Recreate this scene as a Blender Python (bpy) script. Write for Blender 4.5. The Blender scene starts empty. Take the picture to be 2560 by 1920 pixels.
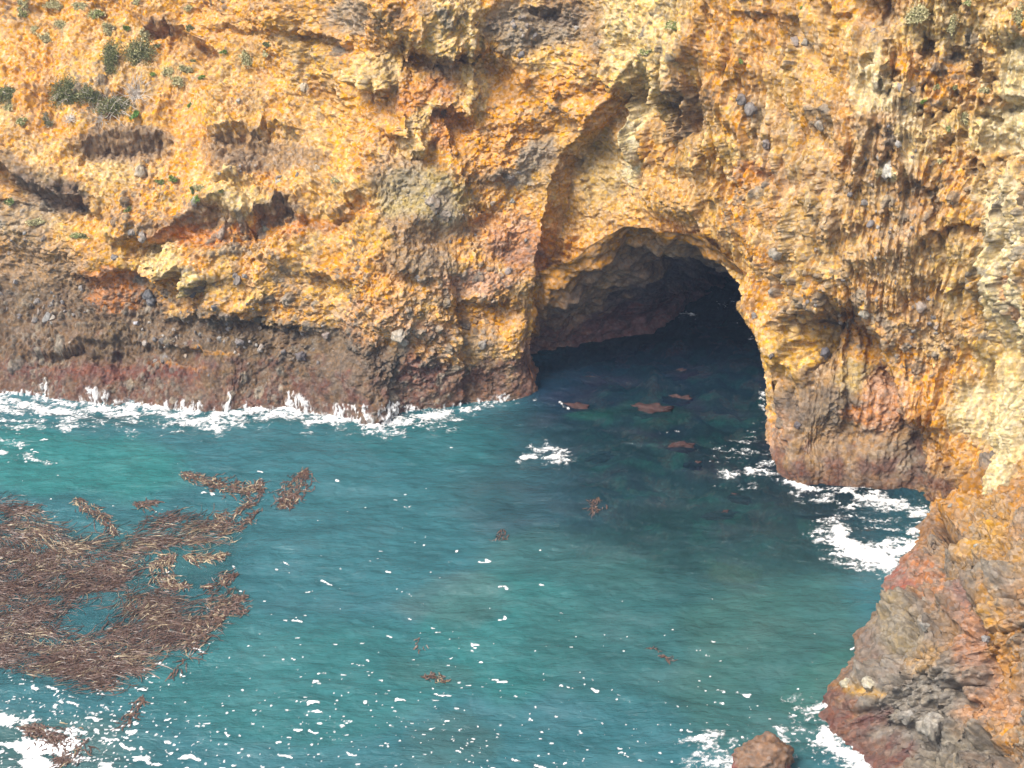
import bpy, math, random
import numpy as np
from mathutils import Vector
random.seed(7); RNG = np.random.default_rng(7)
F32 = np.float32
SC = bpy.context.scene; COL = SC.collection

# ------------------------------------------------------------ camera, sky, sun, exposure
H = 40.0; PITCH = math.radians(28.0); FPX = 1280/math.tan(math.radians(18.0))
cam_d = bpy.data.cameras.new('camera'); cam = bpy.data.objects.new('camera', cam_d); COL.objects.link(cam)
cam.location = (0, 0, H); cam.rotation_euler = (math.pi/2-PITCH, 0, 0)
cam_d.sensor_width = 36; cam_d.lens = 18/math.tan(math.radians(18.0)); cam_d.clip_start = 0.5; cam_d.clip_end = 6000
SC.camera = cam
SUN_EL = math.radians(54); SUN_AZ = math.radians(-52)      # azimuth measured from the direction behind the camera, towards the left
sdir = Vector((math.sin(SUN_AZ)*math.cos(SUN_EL), -math.cos(SUN_AZ)*math.cos(SUN_EL), math.sin(SUN_EL)))
w = bpy.data.worlds.new('World'); SC.world = w; w.use_nodes = True
nt = w.node_tree; nt.nodes.clear()
sky = nt.nodes.new('ShaderNodeTexSky'); sky.sky_type = 'NISHITA'; sky.sun_disc = False
sky.sun_elevation = SUN_EL; sky.sun_rotation = math.atan2(sdir.x, sdir.y); sky.dust_density = 4.0; sky.air_density = 1.2
hs = nt.nodes.new('ShaderNodeHueSaturation'); hs.inputs['Saturation'].default_value = 0.45
bg = nt.nodes.new('ShaderNodeBackground'); bg.inputs['Strength'].default_value = 0.15
wo = nt.nodes.new('ShaderNodeOutputWorld')
nt.links.new(sky.outputs[0], hs.inputs['Color']); nt.links.new(hs.outputs[0], bg.inputs['Color']); nt.links.new(bg.outputs[0], wo.inputs['Surface'])
sun_d = bpy.data.lights.new('sun', 'SUN'); sun_d.energy = 2.7; sun_d.angle = math.radians(20.0); sun_d.color = (1.0, 0.93, 0.82)
sun = bpy.data.objects.new('sun', sun_d); COL.objects.link(sun)
sun.rotation_euler = sdir.to_track_quat('Z', 'Y').to_euler(); sun.location = (-40, 0, 80)
SC.view_settings.view_transform = 'Standard'; SC.view_settings.look = 'None'
SC.view_settings.gamma = 1.0; SC.view_settings.exposure = 0.84
SC.cycles.max_bounces = 5; SC.cycles.diffuse_bounces = 3; SC.cycles.glossy_bounces = 2
SC.cycles.transparent_max_bounces = 6; SC.cycles.caustics_reflective = False; SC.cycles.caustics_refractive = False

# ------------------------------------------------------------ numeric helpers
CT, ST = math.cos(PITCH), math.sin(PITCH)
def proj(x, y, z):
    d = y*CT+(H-z)*ST; u = y*ST+(z-H)*CT
    return 1280+FPX*x/d, 960-FPX*u/d, d
def at_z(px, py, z=0.0):
    """world point on the level z seen at that place of the photograph"""
    a = (px-1280)/FPX; b = (960-py)/FPX
    dy = CT+b*ST; dz = -ST+b*CT
    t = (z-H)/dz
    return (a*t, dy*t, z)
def at_y(px, py, Y):
    a = (px-1280)/FPX; b = (960-py)/FPX
    dy = CT+b*ST; dz = -ST+b*CT
    t = Y/dy
    return (a*t, Y, H+dz*t)
def sm(e0, e1, x):
    t = np.clip((x-e0)/(e1-e0), 0, 1); return t*t*(3-2*t)
def _h(ix, iy, seed):
    n = (ix.astype(np.int64)*374761393+iy.astype(np.int64)*668265263+seed*2147483647) & 0xffffffff
    n = ((n ^ (n >> 13))*1274126177) & 0xffffffff
    n = n ^ (n >> 16)
    return n
def pn(x, y, seed=0):
    x = np.asarray(x, F32); y = np.asarray(y, F32)
    xi = np.floor(x); yi = np.floor(y); fx = x-xi; fy = y-yi
    u = fx*fx*fx*(fx*(fx*6-15)+10); v = fy*fy*fy*(fy*(fy*6-15)+10)
    def g(dx, dy):
        a = (_h(xi+dx, yi+dy, seed) & 1023).astype(F32)*F32(2*math.pi/1024)
        return np.cos(a)*(fx-dx)+np.sin(a)*(fy-dy)
    a = g(0, 0); b = g(1, 0); c = g(0, 1); d = g(1, 1)
    return (a+(b-a)*u+((c+(d-c)*u)-(a+(b-a)*u))*v)*F32(1.5)
def pn3(p, f, seed=0):
    x, y, z = (np.asarray(p[..., i], F32)*F32(f) for i in range(3))
    xi, yi, zi = np.floor(x), np.floor(y), np.floor(z); fx, fy, fz = x-xi, y-yi, z-zi
    u, v, w_ = (t*t*(3-2*t) for t in (fx, fy, fz)); out = 0
    for dx in (0, 1):
        for dy in (0, 1):
            for dz in (0, 1):
                h = (_h(xi+dx+57*(zi+dz), yi+dy-31*(zi+dz), seed) & 1023).astype(F32)/F32(511.5)-1
                out = out+h*(u if dx else 1-u)*(v if dy else 1-v)*(w_ if dz else 1-w_)
    return out
def fbm(x, y, o=4, seed=0, gain=0.5):
    r = 0; amp = 1.0; t = 0
    for k in range(o):
        r = r+amp*pn(x*2**k+k*17.3, y*2**k-k*9.1, seed+k); t += amp; amp *= gain
    return r/t*1.4
def ridged(x, y, o=3, seed=0, gain=0.55):
    r = 0; amp = 1.0; t = 0
    for k in range(o):
        r = r+amp*(1-2*np.abs(pn(x*2**k+k*7.7, y*2**k+k*3.3, seed+k))); t += amp; amp *= gain
    return r/t
def worley(x, y, seed=0):
    x = np.asarray(x, F32); y = np.asarray(y, F32)
    xi = np.floor(x); yi = np.floor(y)
    f1 = np.full(x.shape, 9, F32); f2 = np.full(x.shape, 9, F32); cid = np.zeros(x.shape, F32)
    for dx in (-1, 0, 1):
        for dy in (-1, 0, 1):
            h = _h(xi+dx, yi+dy, seed)
            cx = xi+dx+(h & 1023)/1023.0; cy = yi+dy+((h >> 10) & 1023)/1023.0
            d = np.sqrt((cx-x)**2+(cy-y)**2).astype(F32)
            near = d < f1
            f2 = np.where(near, f1, np.minimum(f2, d)); cid = np.where(near, ((h >> 20) & 255)/255.0, cid); f1 = np.where(near, d, f1)
    return f1, f2, cid.astype(F32)
def poly_sd(px, py, pts):
    """signed distance to a closed outline, negative inside"""
    d2 = np.full(px.shape, 1e12); ins = np.zeros(px.shape, bool); n = len(pts)
    for i in range(n):
        ax, ay = pts[i]; bx, by = pts[(i+1) % n]
        ex, ey = bx-ax, by-ay; wx, wy = px-ax, py-ay
        t = np.clip((wx*ex+wy*ey)/(ex*ex+ey*ey+1e-9), 0, 1)
        d2 = np.minimum(d2, (wx-ex*t)**2+(wy-ey*t)**2)
        if ay != by: ins ^= ((ay > py) != (by > py)) & (px < (bx-ax)*(py-ay)/(by-ay)+ax)
    return np.where(ins, -1, 1)*np.sqrt(d2)
def line_sd(px, py, pts):
    """distance to an open polyline, its side (+ to the right of travel, i.e. below when going right) and the position along it 0..1"""
    best = np.full(px.shape, 1e12); side = np.zeros(px.shape); along = np.zeros(px.shape)
    L = [math.dist(pts[i], pts[i+1]) for i in range(len(pts)-1)]; T = sum(L); acc = 0
    for i in range(len(pts)-1):
        ax, ay = pts[i]; bx, by = pts[i+1]; ex, ey = bx-ax, by-ay; wx, wy = px-ax, py-ay
        tr = (wx*ex+wy*ey)/(ex*ex+ey*ey+1e-9); t = np.clip(tr, 0, 1)
        d2 = (wx-ex*t)**2+(wy-ey*t)**2
        m = d2 < best
        s = (ex*wy-ey*wx)/(L[i]+1e-9)
        if i == 0: tt = np.where(tr < 0, tr*L[i], t*L[i])
        else: tt = t*L[i]
        if i == len(L)-1: tt = np.where(tr > 1, tr*L[i], tt)
        best = np.where(m, d2, best); side = np.where(m, s, side); along = np.where(m, (acc+tt)/T, along); acc += L[i]
    return np.sqrt(best), side, along

def new_mesh(name, V, Fq, col=None, smooth=True, mat=None, parent=None, extra=None):
    V = np.ascontiguousarray(V, F32).reshape(-1, 3); Fq = np.ascontiguousarray(Fq, np.int32)
    k = Fq.shape[1]
    me = bpy.data.meshes.new(name)
    me.vertices.add(len(V)); me.vertices.foreach_set('co', V.ravel())
    me.loops.add(Fq.size); me.loops.foreach_set('vertex_index', Fq.ravel())
    me.polygons.add(len(Fq)); me.polygons.foreach_set('loop_start', np.arange(len(Fq), dtype=np.int32)*k)
    me.polygons.foreach_set('loop_total', np.full(len(Fq), k, np.int32))
    me.polygons.foreach_set('use_smooth', np.full(len(Fq), smooth, bool))
    if col is not None:
        c = np.ones((len(V), 4), F32); c[:, :3] = np.clip(col, 0, 1)
        a = me.color_attributes.new('Col', 'FLOAT_COLOR', 'POINT'); a.data.foreach_set('color', c.ravel())
    for n_, arr in (extra or {}).items():
        a = me.attributes.new(n_, 'FLOAT', 'POINT'); a.data.foreach_set('value', np.ascontiguousarray(arr, F32).ravel())
    me.update(calc_edges=True)
    if mat: me.materials.append(mat)
    o = bpy.data.objects.new(name, me); COL.objects.link(o)
    if parent: o.parent = parent
    return o
def grid_faces(nr, nc):
    i = np.arange(nr*nc).reshape(nr, nc)
    return np.stack([i[:-1, :-1], i[:-1, 1:], i[1:, 1:], i[1:, :-1]], -1).reshape(-1, 4)
def drop_unused(V, Fq, *arrs):
    used = np.zeros(len(V), bool); used[Fq.ravel()] = True
    idx = np.cumsum(used)-1
    return (V[used], idx[Fq])+tuple(a[used] for a in arrs)
def tag(o, label=None, cat=None, group=None, kind=None):
    if label: o['label'] = label
    if cat: o['category'] = cat
    if group: o['group'] = group
    if kind: o['kind'] = kind
    return o
def grid_normals(P):
    a = np.gradient(P, axis=1); b = np.gradient(P, axis=0)
    n = np.cross(a, b); n /= np.linalg.norm(n, axis=2, keepdims=True)+1e-9
    return n

# ------------------------------------------------------------ materials
def mat_base(name):
    m = bpy.data.materials.new(name); m.use_nodes = True; t = m.node_tree
    return m, t, t.nodes['Principled BSDF'], t.nodes['Material Output']
def N(t, typ, **kw):
    n = t.nodes.new(typ)
    for k, v in kw.items():
        if k in n.inputs: n.inputs[k].default_value = v
        else: setattr(n, k, v)
    return n
def rock_material(name, rough=0.92, lo=0.62, hi=1.3, bump=0.6, s1=7.0, s2=26.0):
    m, t, bs, out = mat_base(name); lk = t.links.new
    at = N(t, 'ShaderNodeAttribute', attribute_name='Col')
    geo = N(t, 'ShaderNodeNewGeometry')
    n1 = N(t, 'ShaderNodeTexNoise', Scale=s1, Detail=6.0, Roughness=0.7); lk(geo.outputs['Position'], n1.inputs['Vector'])
    n2 = N(t, 'ShaderNodeTexNoise', Scale=s2, Detail=3.0, Roughness=0.6); lk(geo.outputs['Position'], n2.inputs['Vector'])
    vo = N(t, 'ShaderNodeTexVoronoi', Scale=s1*0.9); lk(geo.outputs['Position'], vo.inputs['Vector'])
    mr = N(t, 'ShaderNodeMapRange'); mr.inputs['From Min'].default_value = 0.3; mr.inputs['From Max'].default_value = 0.7
    mr.inputs['To Min'].default_value = lo; mr.inputs['To Max'].default_value = hi
    lk(n1.outputs['Fac'], mr.inputs['Value'])
    mx = N(t, 'ShaderNodeVectorMath', operation='SCALE'); lk(at.outputs['Color'], mx.inputs[0]); lk(mr.outputs[0], mx.inputs['Scale'])
    # each embedded pebble has its own tint
    hsv = N(t, 'ShaderNodeHueSaturation'); lk(mx.outputs[0], hsv.inputs['Color'])
    sep = N(t, 'ShaderNodeSeparateColor'); lk(vo.outputs['Color'], sep.inputs[0])
    m2 = N(t, 'ShaderNodeMapRange'); m2.inputs['To Min'].default_value = 0.72; m2.inputs['To Max'].default_value = 1.14; lk(sep.outputs[0], m2.inputs['Value'])
    m3 = N(t, 'ShaderNodeMapRange'); m3.inputs['To Min'].default_value = 0.78; m3.inputs['To Max'].default_value = 1.2; lk(sep.outputs[1], m3.inputs['Value'])
    lk(m2.outputs[0], hsv.inputs['Saturation']); lk(m3.outputs[0], hsv.inputs['Value'])
    lk(hsv.outputs[0], bs.inputs['Base Color'])
    ad = N(t, 'ShaderNodeMath', operation='MULTIPLY_ADD'); lk(n2.outputs['Fac'], ad.inputs[0]); ad.inputs[1].default_value = 0.35; lk(n1.outputs['Fac'], ad.inputs[2])
    bu = N(t, 'ShaderNodeBump', Strength=bump, Distance=0.12); lk(ad.outputs[0], bu.inputs['Height']); lk(bu.outputs[0], bs.inputs['Normal'])
    bs.inputs['Roughness'].default_value = rough; bs.inputs['Specular IOR Level'].default_value = 0.25
    return m
M_ROCK = rock_material('weathered_cliff_rock', lo=.7, hi=1.2)
M_COBBLE = rock_material('cobble_stone', rough=0.8, bump=0.3, lo=0.75, hi=1.2)
def attr_material(name, rough=0.6, spec=0.3, trans=0.0):
    m, t, bs, out = mat_base(name)
    at = N(t, 'ShaderNodeAttribute', attribute_name='Col'); geo = N(t, 'ShaderNodeNewGeometry')
    n1 = N(t, 'ShaderNodeTexNoise', Scale=9.0, Detail=4.0); t.links.new(geo.outputs['Position'], n1.inputs['Vector'])
    mr = N(t, 'ShaderNodeMapRange'); mr.inputs['To Min'].default_value = 0.7; mr.inputs['To Max'].default_value = 1.3; t.links.new(n1.outputs['Fac'], mr.inputs['Value'])
    mx = N(t, 'ShaderNodeVectorMath', operation='SCALE'); t.links.new(at.outputs['Color'], mx.inputs[0]); t.links.new(mr.outputs[0], mx.inputs['Scale'])
    t.links.new(mx.outputs[0], bs.inputs['Base Color'])
    bs.inputs['Roughness'].default_value = rough; bs.inputs['Specular IOR Level'].default_value = spec
    return m
M_KELP = attr_material('wet_kelp', 0.4, 0.5); M_LEAF = attr_material('leaves', 0.7, 0.2); M_TWIG = attr_material('dry_twigs', 0.9, 0.1)
def foam_material():
    m, t, bs, out = mat_base('sea_foam')
    geo = N(t, 'ShaderNodeNewGeometry')
    n1 = N(t, 'ShaderNodeTexNoise', Scale=5.0, Detail=6.0, Roughness=0.7); t.links.new(geo.outputs['Position'], n1.inputs['Vector'])
    r = N(t, 'ShaderNodeMapRange'); r.inputs['From Min'].default_value = 0.3; r.inputs['From Max'].default_value = 0.6
    r.inputs['To Min'].default_value = 0.62; r.inputs['To Max'].default_value = 0.9
    t.links.new(n1.outputs['Fac'], r.inputs['Value'])
    cc = N(t, 'ShaderNodeCombineColor'); t.links.new(r.outputs[0], cc.inputs[0]); t.links.new(r.outputs[0], cc.inputs[1]); t.links.new(r.outputs[0], cc.inputs[2])
    t.links.new(cc.outputs[0], bs.inputs['Base Color'])
    bu = N(t, 'ShaderNodeBump', Strength=0.5, Distance=0.08); t.links.new(n1.outputs['Fac'], bu.inputs['Height']); t.links.new(bu.outputs[0], bs.inputs['Normal'])
    bs.inputs['Roughness'].default_value = 0.7
    # thin foam lets some of the water show through
    at = N(t, 'ShaderNodeAttribute', attribute_name='thick'); tr = N(t, 'ShaderNodeBsdfTransparent'); ms = N(t, 'ShaderNodeMixShader')
    t.links.new(at.outputs['Fac'], ms.inputs['Fac']); t.links.new(tr.outputs[0], ms.inputs[1]); t.links.new(bs.outputs[0], ms.inputs[2]); t.links.new(ms.outputs[0], out.inputs['Surface'])
    return m
M_FOAM = foam_material()
def water_material():
    m, t, bs, out = mat_base('sea_water'); lk = t.links.new
    at = N(t, 'ShaderNodeAttribute', attribute_name='Col'); cl = N(t, 'ShaderNodeAttribute', attribute_name='clear')
    geo = N(t, 'ShaderNodeNewGeometry')
    mp = N(t, 'ShaderNodeMapping'); mp.inputs['Rotation'].default_value = (0, 0, 0.25); mp.inputs['Scale'].default_value = (0.55, 1.5, 1); lk(geo.outputs['Position'], mp.inputs['Vector'])
    n1 = N(t, 'ShaderNodeTexNoise', Scale=1.5, Detail=6.0, Roughness=0.62, Distortion=0.5); lk(mp.outputs[0], n1.inputs['Vector'])
    n2 = N(t, 'ShaderNodeTexNoise', Scale=7.0, Detail=3.0, Roughness=0.6); lk(mp.outputs[0], n2.inputs['Vector'])
    ad = N(t, 'ShaderNodeMath', operation='MULTIPLY_ADD'); lk(n2.outputs['Fac'], ad.inputs[0]); ad.inputs[1].default_value = 0.25; lk(n1.outputs['Fac'], ad.inputs[2])
    bu = N(t, 'ShaderNodeBump', Strength=1.0, Distance=0.15); lk(ad.outputs[0], bu.inputs['Height']); lk(bu.outputs[0], bs.inputs['Normal'])
    lk(at.outputs['Color'], bs.inputs['Base Color'])
    bs.inputs['Roughness'].default_value = 0.12; bs.inputs['IOR'].default_value = 1.33; bs.inputs['Specular IOR Level'].default_value = 0.5
    tr = N(t, 'ShaderNodeBsdfTransparent'); tr.inputs['Color'].default_value = (0.35, 0.72, 0.68, 1)
    ms = N(t, 'ShaderNodeMixShader'); lk(cl.outputs['Fac'], ms.inputs['Fac']); lk(bs.outputs[0], ms.inputs[1]); lk(tr.outputs[0], ms.inputs[2]); lk(ms.outputs[0], out.inputs['Surface'])
    return m
M_WATER = water_material()

# ------------------------------------------------------------ relief features (listed at the places where the photograph shows them)
# LIP: edge line going right (rock stands proud above it and is hollowed below it): points, depth m, hollow reach px, bulge m, bulge reach px
WALL_LIPS = [
 ([(345,70),(372,46),(410,44),(425,62),(470,74),(505,98),(540,128)],1.3,38,.35,30),
 ([(175,388),(200,346),(262,328),(330,334),(390,340),(432,372)],1.0,50,.3,30),
 ([(520,332),(600,316),(640,342),(662,312),(692,320),(760,330)],.9,60,.4,40),
 ([(-60,400),(0,418),(62,442),(100,466),(140,488),(190,492),(242,532)],1.3,60,.5,50),
 ([(300,592),(372,602),(430,580),(472,560),(520,506),(560,500),(585,535),(612,556),(650,532),(690,504),(738,500),(752,548)],1.1,55,.5,45),
 ([(796,528),(850,510),(905,480)],.8,35,.3,30),
 ([(752,694),(772,680),(800,682),(822,704),(850,700)],.9,34,.3,22),
 ([(352,672),(372,694),(410,705),(440,690),(480,664)],.7,40,.7,35),
 ([(462,700),(480,735),(505,722),(532,690)],.6,30,.6,28),
 ([(180,674),(240,690),(292,680),(345,664)],.6,40,.2,30),
 ([(1048,98),(1052,118),(1090,136),(1130,142),(1150,112)],1.9,90,.5,45),
 ([(1085,285),(1098,266),(1125,260),(1145,276),(1180,292)],1.4,60,.4,26),
 ([(968,322),(1000,350),(1030,385),(1062,380),(1075,335)],.8,30,.4,40),
 ([(728,62),(745,72),(765,80),(800,92),(850,112)],.8,26,.4,26),
 ([(868,190),(900,205),(940,242),(972,214)],.8,40,.6,40),
 ([(1518,190),(1548,238),(1580,222),(1612,205),(1640,262),(1682,240),(1710,210)],1.1,80,.6,60),
 ([(1335,0),(1360,14),(1385,8)],.8,30,.2,20),
 ([(1128,770),(1168,752),(1215,742),(1262,742),(1300,765)],.7,110,.2,30),
 ([(985,690),(1030,690),(1070,700)],.4,30,.2,30),
 ([(1945,812),(1985,784),(2050,782),(2108,836)],1.8,120,.5,50),
 ([(2150,842),(2180,826),(2225,880)],.8,40,.2,20),
 ([(2192,940),(2222,936),(2246,948)],.9,40,.1,20),
 ([(540,460),(590,452),(640,470)],.4,22,.4,24),
 ([(60,880),(200,868),(330,880)],.5,40,.3,60),
 ([(150,870),(260,846),(380,862),(520,880)],.35,30,.25,40),
 ([(420,800),(520,785),(640,800),(760,830)],.5,26,.3,40),
 ([(2055,0),(2080,40),(2110,30)],.6,30,.2,20),
 ([(1230,1010),(1225,930)],.2,20,.1,20),
 ([(100,225),(180,232),(250,240),(330,232)],.4,30,.1,30),
 ([(520,68),(580,62),(640,70),(690,78)],.35,24,.15,20),
 ([(0,500),(50,510),(90,520)],.4,30,.2,30),
 ([(2310,585),(2350,560),(2420,545),(2480,560)],.5,30,.2,30),
 ([(2350,710),(2385,722),(2400,700)],.5,30,.4,18),
 ([(1830,40),(1870,30),(1920,30)],.3,40,.1,20),
 ([(2280,445),(2330,470),(2350,500)],.4,30,.2,30)]
# EDGE: step; the hollow lies to the right of travel
WALL_EDGES = [
 ([(1336,745),(1342,640),(1362,540),(1402,392),(1440,352),(1490,280),(1575,165)],1.9,170,.5,90),
 ([(1152,1010),(1146,860),(1138,770),(1122,690)],.75,60,.2,40),
 ([(965,1020),(985,900),(998,840)],.5,26,.1,40),
 ([(958,560),(972,640),(1002,692)],.7,70,.3,60),
 ([(2128,752),(2200,842),(2240,942),(2282,1050),(2318,1190),(2330,1262)],2.4,150,.5,70),
 ([(1742,560),(1738,420),(1716,300),(1728,200),(1760,80)],.8,40,.3,50),
 ([(1600,330),(1595,250),(1590,190)],.5,18,.3,18),
 ([(1925,960),(1975,870),(2000,800)],.5,50,.2,50),
 ([(1640,400),(1652,300),(1650,230)],.4,16,.3,14),
 ([(790,260),(760,190),(742,100),(732,40)],.6,36,.3,60),
 ([(2475,500),(2486,700),(2480,900),(2486,1120),(2520,1300)],.6,60,.35,60),
 ([(2110,1080),(2105,900),(2112,830)],.4,40,.3,40),
 ([(1465,500),(1440,420),(1442,360)],.25,30,.2,40),
 ([(1860,340),(1850,270),(1868,220)],.5,26,.2,20)]
# hollow or boss: centre x,y, radius x,y px, metres (minus = hollow), power of the edge
WALL_BLOBS = [(2310,120,20,34,-1.0,3),(2180,150,12,16,-.8,3),(2196,20,34,46,-1.0,3),(2235,190,16,20,-.7,3),(2360,278,14,14,-.9,3),(2366,380,20,34,-.8,3),(2398,344,12,14,-.7,3),
 (2520,270,36,22,-1.0,3),(2450,292,16,14,-.9,3),(2476,302,14,14,-.9,3),(2440,180,20,26,-.9,3),(2395,150,16,20,-.7,3),(2555,100,30,30,-.8,3),(2380,20,26,30,-.8,3),(2490,10,30,26,-.6,3),
 (1866,262,18,40,.45,2),(1900,350,14,18,.35,2),(1990,60,14,34,-.5,3),(1780,50,12,30,-.4,3),(2180,160,14,12,-.5,3),(2205,225,20,12,-.4,3),(2370,360,12,30,-.5,3),(2345,515,16,34,-.7,3),(2336,480,14,20,-.5,3),
 (2500,360,30,50,-.6,3),(1900,445,16,16,-.4,3),(1720,330,10,40,-.5,3),(1975,200,10,16,-.5,3),(1830,220,12,12,-.4,3),(2010,350,8,16,-.4,3),(2545,680,12,60,-.7,3),(2548,880,14,90,-.8,3),
 (470,640,60,46,.7,2),(418,650,70,45,.8,2),(500,700,36,30,.6,2),(1100,20,60,60,.7,2),(1050,10,30,30,-.5,2),(1180,60,36,90,.6,2),(1180,220,26,70,.6,2),(920,180,46,36,.7,2),
 (1560,60,60,130,.5,2),(1625,110,40,120,.6,2),(1690,130,40,90,.5,2),(1560,350,10,70,.35,2),(1572,300,9,60,.4,2),(1740,70,30,110,.5,2),
 (1000,850,18,26,.45,3),(1300,610,70,60,.3,2),(1190,830,36,60,.25,2),(980,860,20,18,-.5,2),(1000,620,120,90,.4,2),(1090,490,40,40,.4,2),(1120,540,60,30,.3,2),
 (1260,420,50,30,.35,2),(1330,400,30,30,.3,2),(2050,700,90,60,.4,2),(1930,600,60,90,.3,2),(2010,870,30,60,-.5,2),(2150,1000,60,60,.3,2),(2300,780,26,26,.3,2),(2215,430,30,18,.3,2),
 (2290,1110,36,70,-1.5,2),(2060,850,50,60,-.8,2),(2140,900,26,60,.5,2),(1960,900,40,60,.5,2),(1965,1000,14,40,-.5,2),(2215,970,30,26,-.4,2),(350,560,60,30,.4,2),(80,560,90,40,.3,2),(700,640,60,30,.3,2),(640,500,30,36,.5,2),
 (150,420,60,50,.3,2),(260,480,60,40,.4,2),(840,440,70,50,.5,2),(900,380,60,40,.3,2),(600,270,80,60,.4,2),(840,300,40,120,-.5,2),(860,660,60,30,-.3,2),(1150,370,70,50,-.3,2)]
WALL_RIBS = [([(1560,150),(1556,230),(1562,330),(1574,400)],9,.7),([(1530,130),(1520,190),(1530,260)],10,.6),([(1600,120),(1605,200),(1600,270)],12,.7),([(1640,120),(1650,200),(1640,300)],11,.8),([(1680,140),(1690,240),(1680,350)],10,.7),([(1715,120),(1720,220),(1705,330)],12,.7),([(1590,330),(1596,400)],6,.4),([(1660,300),(1668,420)],6,.4),
 ([(1035,60),(1030,120),(1022,160)],9,.7),([(1055,20),(1050,70),(1045,105)],10,.6),([(1180,20),(1188,90),(1178,150)],14,.8),([(1175,150),(1180,230),(1172,300)],12,.6),([(1210,60),(1215,130)],9,.5),([(990,250),(1010,300),(1005,350)],9,.5),([(1060,300),(1040,340),(1050,385)],12,.6),([(1120,300),(1135,380)],8,.5),([(1145,400),(1150,470)],6,.4),([(920,190),(925,230)],12,.6),([(950,180),(960,245)],12,.6),([(890,170),(885,215)],10,.5),([(1310,180),(1315,215)],10,.4),([(1375,190),(1390,240)],10,.5),
 ([(605,500),(612,555)],16,.6),([(650,500),(640,540)],10,.4),([(745,500),(760,552)],14,.5),([(430,650),(425,705)],16,.5),([(500,690),(490,735)],12,.5),([(850,640),(858,700)],10,.5),([(690,480),(700,510)],9,.4),([(130,430),(150,470)],12,.4),([(240,500),(250,540)],10,.3)]
_rb = random.Random(11)
for _ in range(58):
    _x = _rb.uniform(1740, 2540); _y = _rb.uniform(-20, 560); _l = _rb.uniform(50, 170); _k = _l*_rb.uniform(-.12, .05)
    WALL_RIBS.append(([(_x, _y), (_x+_k*.3+_rb.uniform(-4, 4), _y+_l*.5), (_x+_k, _y+_l)], _rb.uniform(5, 13), _rb.uniform(.2, .5)))
for _ in range(26):
    _x = _rb.uniform(1380, 2560); _y = _rb.uniform(300, 900); _l = _rb.uniform(60, 160)
    WALL_RIBS.append(([(_x, _y), (_x+_rb.uniform(-4, 10), _y+_l*.5), (_x+_l*.1, _y+_l)], _rb.uniform(4, 8), _rb.uniform(.12, .3)))
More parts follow.
